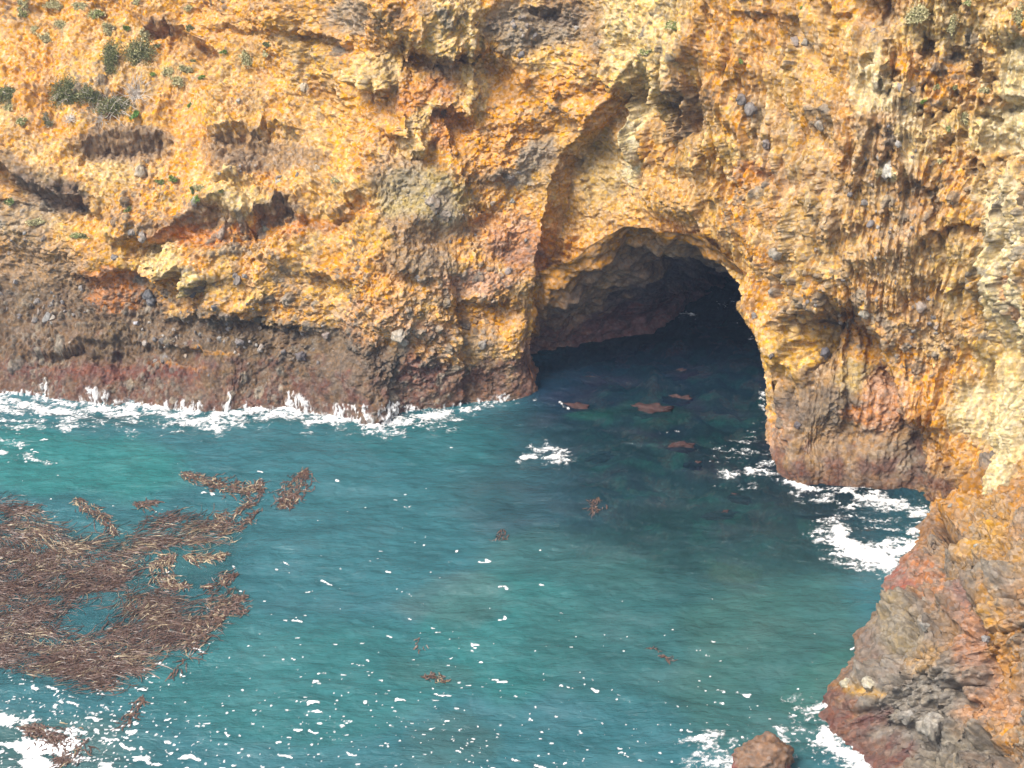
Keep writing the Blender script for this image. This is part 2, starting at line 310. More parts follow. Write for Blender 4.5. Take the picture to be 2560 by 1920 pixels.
# colour patches: centre, radii, rotation deg, linear colour, strength; dark ones under overhangs hold dark rock and painted shade
OR = (.50,.235,.048); YE = (.53,.30,.065); TAN = (.48,.275,.088); CRM = (.54,.38,.165); WHT = (.57,.46,.27); DK = (.15,.105,.08); BRN = (.27,.17,.095); RUST = (.48,.185,.05); MAR = (.19,.07,.06); GRY = (.24,.19,.145); OLV = (.32,.25,.12); PINK = (.42,.22,.13)
WALL_COLS = [
 (300,350,130,42,0,BRN,.9),(240,350,50,36,0,DK,.5),(340,345,60,30,0,DK,.5),(640,380,150,46,8,BRN,.95),(600,400,60,40,0,DK,.55),(130,482,110,46,14,DK,.95),(30,420,60,30,20,DK,.7),(50,560,90,60,0,GRY,.6),
 (560,525,90,32,-8,BRN,.9),(700,530,62,34,0,DK,.85),(420,572,90,22,-10,DK,.7),(560,585,200,26,-6,RUST,.9),(680,575,120,22,-10,OR,.9),(770,560,60,20,-10,RUST,.7),
 (270,690,80,26,0,RUST,.95),(280,740,60,36,0,RUST,.7),(820,730,80,20,-6,YE,.9),(100,660,140,60,0,BRN,.85),(160,60,120,90,-20,OR,.5),(450,70,120,60,20,OR,.6),(60,140,80,80,0,OR,.6),
 (470,110,60,18,35,BRN,.5),(400,56,46,22,0,DK,.6),(880,260,50,230,2,OR,.8),(850,330,30,120,0,YE,.5),(980,230,60,60,0,RUST,.4),(1110,190,60,50,0,BRN,.8),(1120,150,40,24,0,DK,.6),(1060,240,80,36,-20,RUST,.6),(1130,320,60,60,20,RUST,.75),
 (1230,330,110,110,0,OR,.8),(1330,280,110,60,-30,OR,.7),(1200,430,90,70,0,OR,.6),(1330,60,130,60,0,GRY,.85),(1400,20,60,50,0,DK,.6),(1500,80,60,80,20,BRN,.8),(1300,110,50,30,0,GRY,.6),
 (1340,390,60,40,-35,GRY,.9),(1290,445,60,22,10,GRY,.85),(1240,450,60,26,10,DK,.4),(1050,500,130,80,10,OLV,.9),(1100,500,30,40,0,GRY,.8),(1120,560,60,40,0,GRY,.6),(990,440,70,60,0,GRY,.6),
 (1020,620,110,80,10,BRN,.9),(1080,670,60,40,0,GRY,.5),(870,640,90,60,-15,OR,.8),(900,600,70,50,-10,YE,.6),(1290,610,70,46,0,MAR,.55),(1320,660,50,34,0,MAR,.5),(1200,700,100,26,0,PINK,.8),(1170,720,90,30,0,PINK,.6),(1260,590,90,70,0,PINK,.5),
 (1120,560,50,200,0,TAN,.0),(1440,470,60,120,10,TAN,.5),(1580,500,170,120,0,TAN,.8),(1480,420,60,90,0,OLV,.5),(1400,420,40,60,-30,BRN,.4),(1620,600,160,40,0,OR,.5),
 (1620,110,110,150,10,CRM,.9),(1560,20,70,80,0,CRM,.8),(1710,60,70,110,10,CRM,.6),(1560,380,24,100,4,WHT,.9),(1572,300,18,70,0,WHT,.8),(1640,260,100,50,0,CRM,.6),(1700,280,40,90,10,BRN,.8),(1770,260,30,60,10,BRN,.7),(1745,110,20,50,10,BRN,.6),
 (1100,60,60,90,0,CRM,.7),(1180,60,30,120,0,CRM,.8),(930,185,70,50,20,CRM,.8),(950,170,30,30,0,DK,.2),(1050,300,60,24,-40,CRM,.7),(1030,370,50,30,0,CRM,.5),(1190,230,30,80,0,CRM,.7),(970,45,50,30,0,DK,.5),(860,40,60,50,0,GRY,.8),(1060,20,26,26,0,BRN,.8),
 (600,500,70,26,0,CRM,.7),(612,535,26,26,0,CRM,.8),(420,645,66,44,10,CRM,.95),(500,700,34,30,0,CRM,.95),(590,455,60,18,0,CRM,.6),(870,470,50,30,0,CRM,.5),(280,420,90,40,0,CRM,.4),(140,400,60,60,0,CRM,.3),
 (1950,50,30,26,0,RUST,.9),(1910,80,30,50,0,OR,.8),(2030,310,34,22,0,OR,.9),(2115,385,30,60,0,OR,.85),(2140,480,30,40,0,YE,.9),(1880,435,60,30,10,RUST,.7),(1870,470,70,30,0,OR,.7),(1900,490,40,16,0,YE,.8),(2440,200,60,90,20,RUST,.6),(2370,200,60,50,0,OR,.6),(2550,110,20,40,0,OR,.7),
 (1790,90,50,120,0,OR,.6),(1850,170,60,70,0,OR,.5),(2050,180,60,180,0,TAN,.6),(1990,60,70,70,0,TAN,.6),(1870,270,24,50,5,DK,.8),(1920,330,60,60,0,GRY,.6),(2060,290,50,50,0,GRY,.5),(1990,430,90,50,10,GRY,.6),(2000,100,40,30,0,GRY,.6),
 (2150,330,110,100,0,BRN,.6),(2230,360,90,120,10,GRY,.6),(2180,560,130,150,0,BRN,.75),(2100,470,60,60,0,BRN,.6),(2290,560,90,120,0,GRY,.5),(1980,530,140,50,20,GRY,.5),(1960,600,50,40,0,GRY,.5),(2250,760,90,140,10,BRN,.6),(2330,820,70,70,0,GRY,.55),
 (2190,60,60,70,0,BRN,.8),(2200,40,30,40,0,DK,.6),(2310,130,26,46,0,DK,.6),(2180,210,60,70,0,WHT,.7),(2200,170,30,60,0,WHT,.5),(2260,240,60,40,0,WHT,.5),(2290,330,50,70,-20,WHT,.5),(2220,430,30,16,0,WHT,.9),
 (2480,120,90,120,0,CRM,.7),(2500,330,80,70,0,WHT,.9),(2550,200,50,130,0,WHT,.85),(2490,460,60,60,0,WHT,.8),(2330,60,80,60,0,CRM,.8),(2400,300,60,80,0,CRM,.5),(2440,420,60,50,0,TAN,.6),
 (2530,650,60,200,0,WHT,.85),(2545,900,50,260,2,WHT,.85),(2440,1050,60,100,-20,WHT,.8),(2480,900,50,120,0,CRM,.7),(2530,1150,40,200,-4,WHT,.8),(2400,680,60,100,0,CRM,.5),(2548,760,12,130,0,RUST,.7),(2552,900,10,80,0,RUST,.6),
 (2060,800,110,36,6,DK,.85),(2060,850,60,60,0,DK,.75),(2170,850,36,30,0,DK,.6),(2040,940,50,60,10,BRN,.8),(2110,850,26,60,0,OR,.6),(2160,880,50,50,0,OR,.6),(1970,880,56,60,0,YE,.7),(2140,960,60,40,0,OLV,.7),
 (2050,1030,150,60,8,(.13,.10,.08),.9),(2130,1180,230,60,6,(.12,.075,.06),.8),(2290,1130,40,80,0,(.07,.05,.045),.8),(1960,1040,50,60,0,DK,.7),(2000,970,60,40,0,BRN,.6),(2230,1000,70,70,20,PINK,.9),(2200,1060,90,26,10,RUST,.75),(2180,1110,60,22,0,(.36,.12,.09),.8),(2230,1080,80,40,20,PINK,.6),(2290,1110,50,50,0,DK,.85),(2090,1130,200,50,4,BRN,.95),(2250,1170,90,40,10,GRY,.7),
 (1930,1090,30,60,0,PINK,.6),(2330,1150,40,110,-10,OR,.6),(2280,960,60,120,-15,OR,.4),(2400,1150,70,60,0,OR,.6),(2370,1200,60,40,0,BRN,.6),
 (1060,850,70,60,0,PINK,.7),(930,800,90,60,0,PINK,.45),(1010,860,20,30,0,GRY,.8),(1220,800,80,50,0,OR,.6),(1210,860,40,40,0,GRY,.5),(1230,960,80,60,0,BRN,.95),(1060,940,60,60,0,(.22,.10,.08),.8),(1210,930,60,30,0,DK,.5),(1320,930,24,80,0,(.27,.14,.1),.8),
 (900,940,110,70,0,DK,.6),(1120,985,50,36,0,BRN,.6),(1090,870,50,30,0,TAN,.4),(440,915,70,8,6,OR,.8),(530,880,50,8,4,OR,.5)]

def warp(px, py, s, h, amt=1.0):
    wx = 16*fbm(s*.9, h*.9, 4, 51)+5*pn(s*3.3, h*3.3, 52)+2*pn(s*8, h*8, 56)
    wy = 16*fbm(s*.9, h*.9, 4, 53)+8*pn(s*2.6, h*2.6, 54)+3*pn(s*7, h*7, 57)
    return px+wx*amt, py+wy*amt
def apply_lips(D, px, py, lips):
    for pts, dep, lc, bu, lb in lips:
        xs = [p[0] for p in pts]; ys = [p[1] for p in pts]; R = max(lc, lb)*2.6+20
        m = (px > min(xs)-R) & (px < max(xs)+R) & (py > min(ys)-R) & (py < max(ys)+R)
        if not m.any(): continue
        d, sd, al = line_sd(px[m], py[m], pts)
        T = sum(math.dist(pts[i], pts[i+1]) for i in range(len(pts)-1))
        e = 18/T+0.06
        fade = sm(-e, e, al)*(1-sm(1-e, 1+e, al))
        dip = -dep*np.exp(-(d/lc)**1.6)*sm(-3, 6+15*abs(dep), sd)
        bul = bu*np.exp(-(d/lb))*(1-sm(-3, 2.0, sd))
        D[m] += (dip+bul)*fade
    return D
def apply_ribs(D, px, py, ribs):
    # drip-like ribs of the drapery: they swell downwards and end in a hanging tooth
    for pts, wd, hg in ribs:
        xs = [p[0] for p in pts]; ys = [p[1] for p in pts]; R = wd*3+12
        m = (px > min(xs)-R) & (px < max(xs)+R) & (py > min(ys)-R) & (py < max(ys)+R)
        if not m.any(): continue
        d, sd, al = line_sd(px[m], py[m], pts); T = sum(math.dist(pts[i], pts[i+1]) for i in range(len(pts)-1))
        wl = wd*(1.25-.65*np.clip(al, 0, 1))
        D[m] += 1.45*hg*np.exp(-(d/wl)**2)*(.25+.75*sm(-.05, .8, al))*sm(-20/T, .15, al)*(1-sm(1, 1+9/T, al))
    return D
def apply_blobs(D, px, py, blobs):
    for cx, cy, rx, ry, a, p in blobs:
        m = (np.abs(px-cx) < rx*2.2) & (np.abs(py-cy) < ry*2.2)
        if not m.any(): continue
        r = np.sqrt(((px[m]-cx)/rx)**2+((py[m]-cy)/ry)**2)
        D[m] += a*np.exp(-r**p)
    return D
def apply_cols(C, px, py, cols):
    for cx, cy, rx, ry, rot, c, k in cols:
        if cols is WALL_COLS and cx > 1850 and cy < 830 and c in (GRY, BRN, DK): k = k*.5; c = tuple(v*1.35 for v in c)
        R = max(rx, ry)*1.8
        m = (np.abs(px-cx) < R) & (np.abs(py-cy) < R)
        if not m.any(): continue
        a = math.radians(rot); dx = px[m]-cx; dy = py[m]-cy
        u = (dx*math.cos(a)+dy*math.sin(a))/rx; v = (-dx*math.sin(a)+dy*math.cos(a))/ry
        f = (1-sm(.72, 1.28, np.sqrt(u*u+v*v)))*k
        C[m] += (np.array(c)-C[m])*f[:, None]
    return C
def cobbles(s, h, size, amp, seed, thr):
    f1, f2, cid = worley(s/size, h/size, seed)
    on = (cid > thr)
    r = 0.30+0.22*((cid*37.7) % 1)
    b = np.sqrt(np.clip(1-(f1/r)**2, 0, 1))*on
    return b*amp, b > 0.02, cid

# ------------------------------------------------------------ the cliff
base_px = [(-700,930),(-400,955),(-150,972),(0,985),(150,1000),(300,1012),(450,1014),(545,1035),(640,1022),(800,1030),(945,1058),(1010,1035),(1120,1022),(1160,1010),(1270,1000),(1345,992),(1500,1012),(1700,1075),(1870,1130),(1935,1175),(1965,1198),(2100,1212),(2230,1235),(2330,1262),(2440,1340),(2560,1430),(2800,1640),(3100,1900)]
BA = np.array([p[0] for p in base_px], float)
BP = np.array([at_z(*p)[:2] for p in base_px])
NC, NR = 1700, 900
a_ = np.interp(np.linspace(0, 1, NC), [0, .06, .93, 1.0], [-700, -60, 2640, 3100])
def smooth_interp(x, X, Y):                       # Catmull-Rom on uneven knots
    m = np.gradient(Y, X); i = np.clip(np.searchsorted(X, x)-1, 0, len(X)-2)
    hh = X[i+1]-X[i]; t = (x-X[i])/hh
    return (2*t**3-3*t**2+1)*Y[i]+(t**3-2*t**2+t)*hh*m[i]+(-2*t**3+3*t**2)*Y[i+1]+(t**3-t**2)*hh*m[i+1]
bx = smooth_interp(a_, BA, BP[:, 0]); by = smooth_interp(a_, BA, BP[:, 1])
k = np.exp(-np.linspace(-2.5, 2.5, 41)**2); k /= k.sum()
# the foot wriggles with the photograph's waterline; higher up the wall follows a smoothed line
def smo(v, n):
    kk = np.exp(-np.linspace(-2.2, 2.2, n)**2); kk /= kk.sum()
    return np.convolve(np.pad(v, n//2, mode='edge'), kk, 'valid')[:len(v)]
sx_, sy_ = smo(bx, 181), smo(by, 181)
arc = np.concatenate([[0], np.cumsum(np.hypot(np.diff(bx), np.diff(by)))])
h_ = np.concatenate([np.linspace(-1.6, 27.0, NR-14), 27+np.linspace(.15, 1, 14)**2*8])
A, HH = np.meshgrid(a_, h_); S = np.broadcast_to(arc, A.shape)
up = sm(0.8, 5.0, HH)
BX = bx*(1-up)+sx_*up; BY = by*(1-up)+sy_*up
lean_k = np.interp(a_, [-700, 0, 400, 750, 1000, 1300, 1600, 1900, 2200, 2400, 2640, 3100], [.85, .85, .78, .6, .42, .34, .26, .20, .16, .14, .10, .1])
lean_d = np.interp(a_, [-700, 1300, 1900, 2330, 2640, 3100], [0, 0, .35, .8, 1.0, 1.2])     # direction of the lean, radians from +Y towards +X
prof = HH*1.0+1.5*np.sin(HH*.45+A*.002)*sm(0, 4, HH)
g = lean_k[None, :]*np.maximum(prof, -1)
g = g+sm(26.5, 36, HH)*60
P = np.stack([BX+np.sin(lean_d)*g, BY+np.cos(lean_d)*g, HH*1.0], -1)
P[..., 2] += sm(27, 35, HH)*2
Nn = grid_normals(P); Nn *= np.where((Nn[..., 1:2] > 0), -1, 1)
PX, PY, DD = proj(P[..., 0], P[..., 1], P[..., 2])
WX, WY = warp(PX, PY, S, HH, 1.0)
CAVE = [(1338,1040),(1345,990),(1332,930),(1322,862),(1330,800),(1328,745),(1345,712),(1420,668),(1480,628),(1540,597),(1590,590),(1640,590),(1700,600),(1762,616),(1800,652),(1850,712),(1856,742),(1843,772),(1872,812),(1898,860),(1908,905),(1915,960),(1918,1010),(1915,1080),(1925,1130),(1950,1190),(1960,1260),(1700,1300),(1400,1250)]
right = sm(1450, 1800, PX)*1.0                    # the right cliff is draped with vertical streaks
D = np.zeros(PX.shape)
D = apply_lips(D, PX+(WX-PX)*.8, PY+(WY-PY)*.8, [(p_, d_*1.35, c_*1.1, b_, e_) for p_, d_, c_, b_, e_ in WALL_LIPS])
D = apply_lips(D, PX+(WX-PX)*.55, PY+(WY-PY)*.55, WALL_EDGES)
D = apply_blobs(D, WX, WY, WALL_BLOBS)
D = apply_ribs(D, PX+(WX-PX)*.6, PY+(WY-PY)*.6, WALL_RIBS)
gh = np.abs(np.gradient(D, axis=0))/np.maximum(np.gradient(HH, axis=0), 1e-3)+np.abs(np.gradient(D, axis=1))/np.maximum(np.gradient(S, axis=1), 1e-3)
for _ in range(3): gh[1:-1, 1:-1] = (gh[:-2, 1:-1]+gh[2:, 1:-1]+gh[1:-1, :-2]+gh[1:-1, 2:]+gh[1:-1, 1:-1]*2)/6
flat = 1/(1+(gh*.9)**2); under = sm(.6, 2.5, gh)
big = fbm(S*.16, HH*.2, 3, 1)*1.25+fbm(S*.36, HH*.4, 2, 3)*.45
med = fbm(S*.6, HH*.75, 4, 11)*.30*(1-right)+fbm(S*1.0+HH*.1, HH*.34, 4, 12)*.28*right
rid = -(ridged(S*.8+med, HH*.9, 4, 21)-.4)*.26+.16*(np.abs(fbm(S*1.5, HH*1.6, 4, 25))-.2)*2
strk = (ridged((S+.12*HH)*2.2+.8*pn(S*.5, HH*.35, 60), HH*.28, 4, 31)-.35)*.46+fbm((S+.12*HH)*5.5, HH*.6, 3, 35)*.16
# ledges: saw-tooth steps that hang over small shadows
q = fbm(S*.32, HH*.42, 4, 41)*2.2+HH*.45
saw = (q % 1.0); ledge = (np.where(saw < .12, saw/.12, 1-(saw-.12)/.88)-.5)*.15*(1-.8*right)
q2 = fbm(S*.9, HH*1.1, 4, 45)*1.8+HH*1.0
saw2 = (q2 % 1.0); ledge2 = (np.where(saw2 < .15, saw2/.15, 1-(saw2-.15)/.85)-.5)*.06*(1-.7*right)
# honeycomb pits of the weathered tuff, strongest at the upper right
f1, f2, ci = worley(S*1.1+.6*med+.25*pn(S*3, HH*3, 73), HH*.8+.3*pn(S*2.5, HH*2.5, 74), 71)
pits = -np.clip(.34-f1, 0, 1)*2.0*(ci > .55)
upr = sm(2050, 2300, PX)*(1-sm(420, 620, PY))
f1b, f2b, cib = worley(S*2.6, HH*2.2, 75)
pitsb = -np.clip(.36-f1b, 0, 1)*.8*(cib > .6)
low_left = (1-sm(1000, 1300, PX))*sm(600, 760, PY)
conglom = np.clip(low_left+.5*sm(1900, 2200, PX)*sm(250, 450, PY)*(1-sm(900, 1000, PY))+.25, 0, 1)
cb1, on1, id1 = cobbles(S, HH, .62, .26, 81, .72)
cb2, on2, id2 = cobbles(S+3.3, HH, .30, .13, 82, .45)
cb3, on3, id3 = cobbles(S+7.3, HH, .15, .06, 83, .3)
cobz = sm(.0, .35, fbm(S*.22, HH*.3, 3, 88)+conglom*.8-.42)
lumpf, _l2, _l3 = worley(S*(3.1+1.2*(PX > 1600))+.4*pn(S*2, HH*2, 97), HH*np.where(PX > 1600, 2.0, 3.3)+.2*pn(S*3, HH*1.5, 94), 96); lumpg, _l4, _l5 = worley(S*6.3, HH*6.6, 98)
patch = .12+1.1*sm(-.22, .30, fbm(S*.33+right*S*.3, HH*.36*(1-.5*right), 4, 99))
fine = (fbm(S*3.2, HH*3.4, 3, 91)*.09-(lumpf-.4)*(.075-.03*right)-(lumpg-.4)*.07)*patch+.03*pn(S*12, HH*12, 93)
calm = 1-.55*sm(0.8, .1, np.abs(PX-1500)/160)*0
D += big+med*(.45+.55*patch)+rid*(1-.65*right)*(.25+.75*patch)+strk*(right*1.35*(1-.8*sm(740,840,PY)*sm(2360,2260,PX))+.08)+(ledge+ledge2)*(.35+.65*patch)+pits*(.15+.85*upr)+pitsb*(.2+.9*upr)
D += (cb1*cobz*.8+cb2*cobz+cb3*np.maximum(cobz, .35)+fine*(1-.35*right))*(.15+.85*flat)
sd_c = poly_sd(PX, PY, CAVE)
curl = np.exp(-np.clip(sd_c, 0, 400)/16.0)
D = D*(1-.55*curl)-1.0*curl*sm(1150, 1000, PY)
D *= sm(-1.5, .3, HH)*.85+.15
D = np.where(HH > 27, D*2+fbm(S*.1, HH*.1, 2, 5)*2, D)
# the foot near the water may not swing far from the traced waterline
D *= .45+.55*sm(0.2, 2.6, HH)
WP = P+Nn*D[..., None]
NW = grid_normals(WP); NW *= np.where(((Nn*NW).sum(-1, keepdims=True) < 0), -1, 1)
for _ in range(6): NW[1:-1, 1:-1] = (NW[:-2, 1:-1]+NW[2:, 1:-1]+NW[1:-1, :-2]+NW[1:-1, 2:]+NW[1:-1, 1:-1])/5
WP = WP+NW*((.07*pn3(WP, 1.9, 151)+.045*pn3(WP, 4.3, 152)+.035*pn3(WP, 9, 153))*sm(-.5, .5, HH)*(1+1.6*under))[..., None]
# ---- colours
C = np.empty(P.shape); 
mixn = fbm(S*.25, HH*.3, 4, 101); mixf = fbm(S*1.1, HH*1.3, 4, 105)
def lerp(a, b, t): return np.array(a)+(np.array(b)-np.array(a))*np.clip(t, 0, 1)[..., None]
C[:] = lerp(TAN, OR, .55+mixn*1.6+mixf*.5)
C = C+(np.array(YE)-C)*(sm(.15, .5, fbm(S*.5, HH*.6, 3, 111))*.6)[..., None]
C = C+(np.array(CRM)-C)*(sm(.15, .6, fbm(S*.9, HH*.7, 4, 115)+right*.22)*.42)[..., None]
C = C+(np.array(BRN)-C)*(sm(.12, .5, fbm(S*.45+20, HH*.9, 4, 121))*(.42-.2*right))[..., None]
stk = fbm((S+.12*HH)*3.0+.3*pn(S, HH, 126), HH*.25, 4, 125)
C = C+(np.array(CRM)-C)*(sm(.1, .5, stk)*right*.40)[..., None]
C = C+(np.array(BRN)-C)*(sm(.1, .5, -stk)*right*.24)[..., None]
# dark conglomerate along the foot of the left wall, maroon weed at the waterline
top_dark = np.interp(WX, [-200, 0, 150, 330, 430, 560, 700, 860, 930, 1100, 1160, 1330, 1400], [600, 640, 640, 700, 780, 770, 800, 810, 850, 905, 905, 890, 880])
dk = sm(-14, 26, WY-top_dark)*(1-sm(1340, 1380, WX))
C = C+(lerp((.115,.086,.070), (.06,.046,.042), .5+mixf*1.5)-C)*(dk*.85)[..., None]
WX2, WY2 = WX, WY
C = apply_cols(C, WX2, WY2, WALL_COLS)
mar = sm(2.3, .6, HH+1.6*mixf+.5*pn(S*3, HH*3, 7)+.8*mixn)
C = C+(lerp((.10,.042,.036), (.14,.085,.06), .5+mixf*1.4)-C)*(mar*.8)[..., None]
mar2 = np.exp(-(((WX-300)/230)**2+((WY-925)/26)**2)**2); C = C+(np.array((.13,.038,.034))-C)*(mar2*.6)[..., None]
# stones of the conglomerate are grey
for on, cz, kk, ids in ((on1, cobz, .75, id1), (on2, cobz, .6, id2), (on3, np.maximum(cobz, .25), .35, id3)):
    w_ = on*sm(.25, .6, cz)*kk*(ids*13.3 % 1 > .35)
    gc = lerp((.11,.09,.078), (.28,.235,.19), ((ids*7.9) % 1)**1.5)
    C = C+(gc-C)*w_[..., None]
C *= (1+.20*pn3(WP, 2.9, 131)+.16*pn3(WP, 6.7, 132)+.10*pn3(WP, 14, 133))[..., None]
C *= (1+.10*pn(S*9, HH*9, 135))[..., None]
C[..., 2] *= .92
FC = grid_faces(*A.shape)
fx, fy, fd = proj(WP[..., 0], WP[..., 1], WP[..., 2])
jag = 5*fbm(S*2.5, HH*2.5, 3, 141)+2.5*pn(S*8, HH*8, 145)
sd_f = poly_sd(fx, fy, CAVE)+jag
inside = ((sd_f < 0) & (HH < 14)).reshape(-1)
FK = FC[~inside[FC].all(1)]
V2, F2, C2 = drop_unused(WP.reshape(-1, 3), FK, C.reshape(-1, 3))
cliff = new_mesh('cliff', V2, F2, C2, True, M_ROCK); tag(cliff, kind='structure')
WN = grid_normals(WP); WN *= np.where(((Nn*WN).sum(-1, keepdims=True) < 0), -1, 1)
WALL = (fx, fy, fd, WP, WN)

# ------------------------------------------------------------ the sea cave: an arched tunnel running back to the right
def Wp(px, py, Y): return at_y(px, py, Y)
def Wz(px, py, z=-1.2):
    q_ = at_z(px, py, 0); return (q_[0], q_[1], z)
rings = [
 [Wz(1338,985),Wp(1318,925,74.2),Wp(1308,860,74.8),Wp(1318,790,75.6),Wp(1322,700,76),Wp(1415,652,75.2),Wp(1535,582,74.5),Wp(1640,572,74),Wp(1770,600,72.6),Wp(1868,705,70.8),Wp(1915,850,69.2),Wp(1940,980,68.0),Wz(1950,1110)],
 [Wz(1335,895),Wp(1322,880,78.6),Wp(1345,845,78.4),Wp(1372,800,77.4),Wp(1420,745,76.8),Wp(1490,690,76.4),Wp(1570,630,76.2),Wp(1665,612,75.8),Wp(1790,640,75),Wp(1890,730,74),Wp(1960,850,73),Wp(1985,940,72.4),Wz(2000,1010)],
 [Wz(1440,878),Wp(1430,855,80.0),Wp(1450,810,79.6),Wp(1500,760,79),Wp(1550,720,78.6),Wp(1610,680,78.4),Wp(1670,645,78.6),Wp(1740,630,78.6),Wp(1830,660,78.4),Wp(1920,740,77.5),Wp(1980,840,77),Wp(2010,900,77),Wz(2020,930)],
 [Wz(1600,825),Wp(1590,800,81.6),Wp(1600,765,82),Wp(1640,725,82),Wp(1680,700,82),Wp(1720,672,82),Wp(1770,655,82.5),Wp(1820,650,82.5),Wp(1880,680,82.5),Wp(1950,740,82),Wp(2010,800,81),Wp(2030,850,81),Wz(2040,860)],
 [Wz(1720,778),Wp(1715,755,85),Wp(1720,740,86),Wp(1740,715,86),Wp(1760,700,86),Wp(1790,685,86.5),Wp(1830,672,87),Wp(1870,672,87),Wp(1910,690,87),Wp(1960,730,87),Wp(2000,760,86),Wp(2020,790,86),Wz(2030,800)],
 [Wz(1820,752),Wp(1820,742,88),Wp(1830,730,89),Wp(1840,720,90),Wp(1850,710,90),Wp(1870,700,91),Wp(1890,695,91),Wp(1910,695,91),Wp(1930,700,91),Wp(1960,720,91),Wp(1980,740,90),Wp(1990,750,90),Wz(2000,760)],
 [(15.2,91,-1.2)]+[(15.6+i*.12, 92.5, .4+1.2*math.sin(i/11*math.pi)) for i in range(11)]+[(17.2,91.5,-1.2)]]
R = np.array(rings); TR, TK = 240, 420
def resample(Rr, n, axis):
    x = np.arange(Rr.shape[axis], dtype=float); xs = np.linspace(0, x[-1], n)
    Rm = np.moveaxis(Rr, axis, 0); m = np.gradient(Rm, axis=0); i = np.clip(np.floor(xs).astype(int), 0, len(x)-2); t = (xs-i)[:, None, None]
    o = (2*t**3-3*t**2+1)*Rm[i]+(t**3-2*t**2+t)*m[i]+(-2*t**3+3*t**2)*Rm[i+1]+(t**3-t**2)*m[i+1]
    return np.moveaxis(o, 0, axis)
T = resample(resample(R, TK, 1), TR, 0)
TN = grid_normals(T); 
ctr = T.mean(1, keepdims=True); TN *= np.where((((ctr-T)*TN).sum(-1, keepdims=True)) < 0, -1, 1)   # towards the inside of the tunnel
gi, gj = np.meshgrid(np.linspace(0, 18, TR), np.linspace(0, 26, TK), indexing='ij')
dT = fbm(gi*.4, gj*.4, 3, 201)*.9+(ridged(gi*.7, gj*.35, 3, 205)-.4)*.3+fbm(gi*2, gj*2, 3, 209)*.12+fbm(gi*7, gj*7, 2, 213)*.06
dT *= .3+.7*sm(-.5, 1.5, gi)
T2 = T+TN*dT[..., None]
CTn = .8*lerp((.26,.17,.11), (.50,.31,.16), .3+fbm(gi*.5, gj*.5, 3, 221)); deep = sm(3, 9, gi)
CTn = CTn+(np.array(OR)*.72-CTn)*sm(3.2, 1.2, gi)[..., None]; CTn = CTn+(np.array((.075,.06,.075))-CTn)*(sm(.3, .8, deep+fbm(gi, gj, 2, 223)*.4)*.8)[..., None]  # brown at the mouth, darker inwards: the cave's shade painted into the rock
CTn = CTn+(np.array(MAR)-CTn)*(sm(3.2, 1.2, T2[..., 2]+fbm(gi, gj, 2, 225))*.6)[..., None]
CTn *= (1+.3*fbm(gi*3, gj*3, 3, 227))[..., None]
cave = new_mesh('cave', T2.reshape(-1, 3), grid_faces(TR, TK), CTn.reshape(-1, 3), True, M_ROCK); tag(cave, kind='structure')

# ------------------------------------------------------------ the rocky foot of the right cliff, nearest the camera
edge_px = [(2345,1240),(2325,1268),(2300,1290),(2288,1330),(2300,1362),(2262,1400),(2222,1440),(2205,1490),(2180,1540),(2150,1590),(2120,1650),(2090,1700),(2070,1740),(2055,1785),(2068,1822),(2105,1850),(2140,1870),(2168,1895),(2186,1940),(2200,2040),(2240,2300)]
EP = np.array([at_z(*p)[:2] for p in edge_px]); EL = np.concatenate([[0], np.cumsum(np.hypot(*np.diff(EP, axis=0).T))])
HC, HR = 900, 620
es = np.linspace(0, EL[-1], HC)
ex = np.interp(es, EL, EP[:, 0]); ey = np.interp(es, EL, EP[:, 1]); ex = smo(ex, 41); ey = smo(ey, 41); exs = smo(ex, 101); eys = smo(ey, 101)
tt = np.linspace(-.8, 14, HR)[:, None]*np.ones((1, HC)); ES = np.broadcast_to(es, tt.shape)
u_ = sm(.4, 8, tt)
inl = np.interp(es, [0, 4, 10, EL[-1]], [.15, -.25, -.30, -.15])
hx = (ex*(1-u_)+exs*u_)+np.cos(inl)*tt; hy = (ey*(1-u_)+eys*u_)+np.sin(inl)*tt
steep = np.interp(es, [0, 2.0, 5, 12, 20, 30], [.9, .95, 1.0, 1.15, 1.25, 1.3])
hz = np.where(tt < 0, tt*2.2, steep*tt*(1-.018*tt))
HP = np.stack([hx, hy, hz], -1)
HN = grid_normals(HP); HN *= np.where(HN[..., 2:3] < 0, -1, 1)
hpx, hpy, hd = proj(hx, hy, hz)
hwx, hwy = warp(hpx, hpy, ES*1.0+50, tt, .8)
H_LIPS = [([(2325,1312),(2345,1285),(2372,1292),(2392,1325),(2408,1352)],1.9,70,.6,30),
 ([(2255,1595),(2268,1560),(2282,1510),(2284,1470),(2270,1460)],.6,12,.2,40),
 ([(2215,1675),(2235,1640),(2258,1595)],.35,10,.1,30),
 ([(2200,1780),(2210,1720),(2220,1670)],.35,10,.1,30),
 ([(2285,1760),(2280,1720),(2272,1680)],.4,9,.15,30),
 ([(2065,1745),(2120,1765),(2180,1758)],.35,30,.35,30),
 ([(2335,1920),(2330,1860),(2318,1780)],.5,10,.2,40),
 ([(2420,1860),(2460,1840),(2500,1870),(2560,1880)],1.0,60,.4,40),
 ([(2400,1420),(2450,1400),(2480,1440)],.5,40,.3,30),([(2330,1500),(2380,1540),(2400,1580)],.3,30,.3,30),
 ([(2440,1330),(2500,1360),(2560,1400)],.4,30,.3,30),([(2380,1700),(2420,1740),(2470,1750)],.4,30,.3,40),([(2450,1520),(2470,1600),(2500,1680)],.5,30,.3,40)]
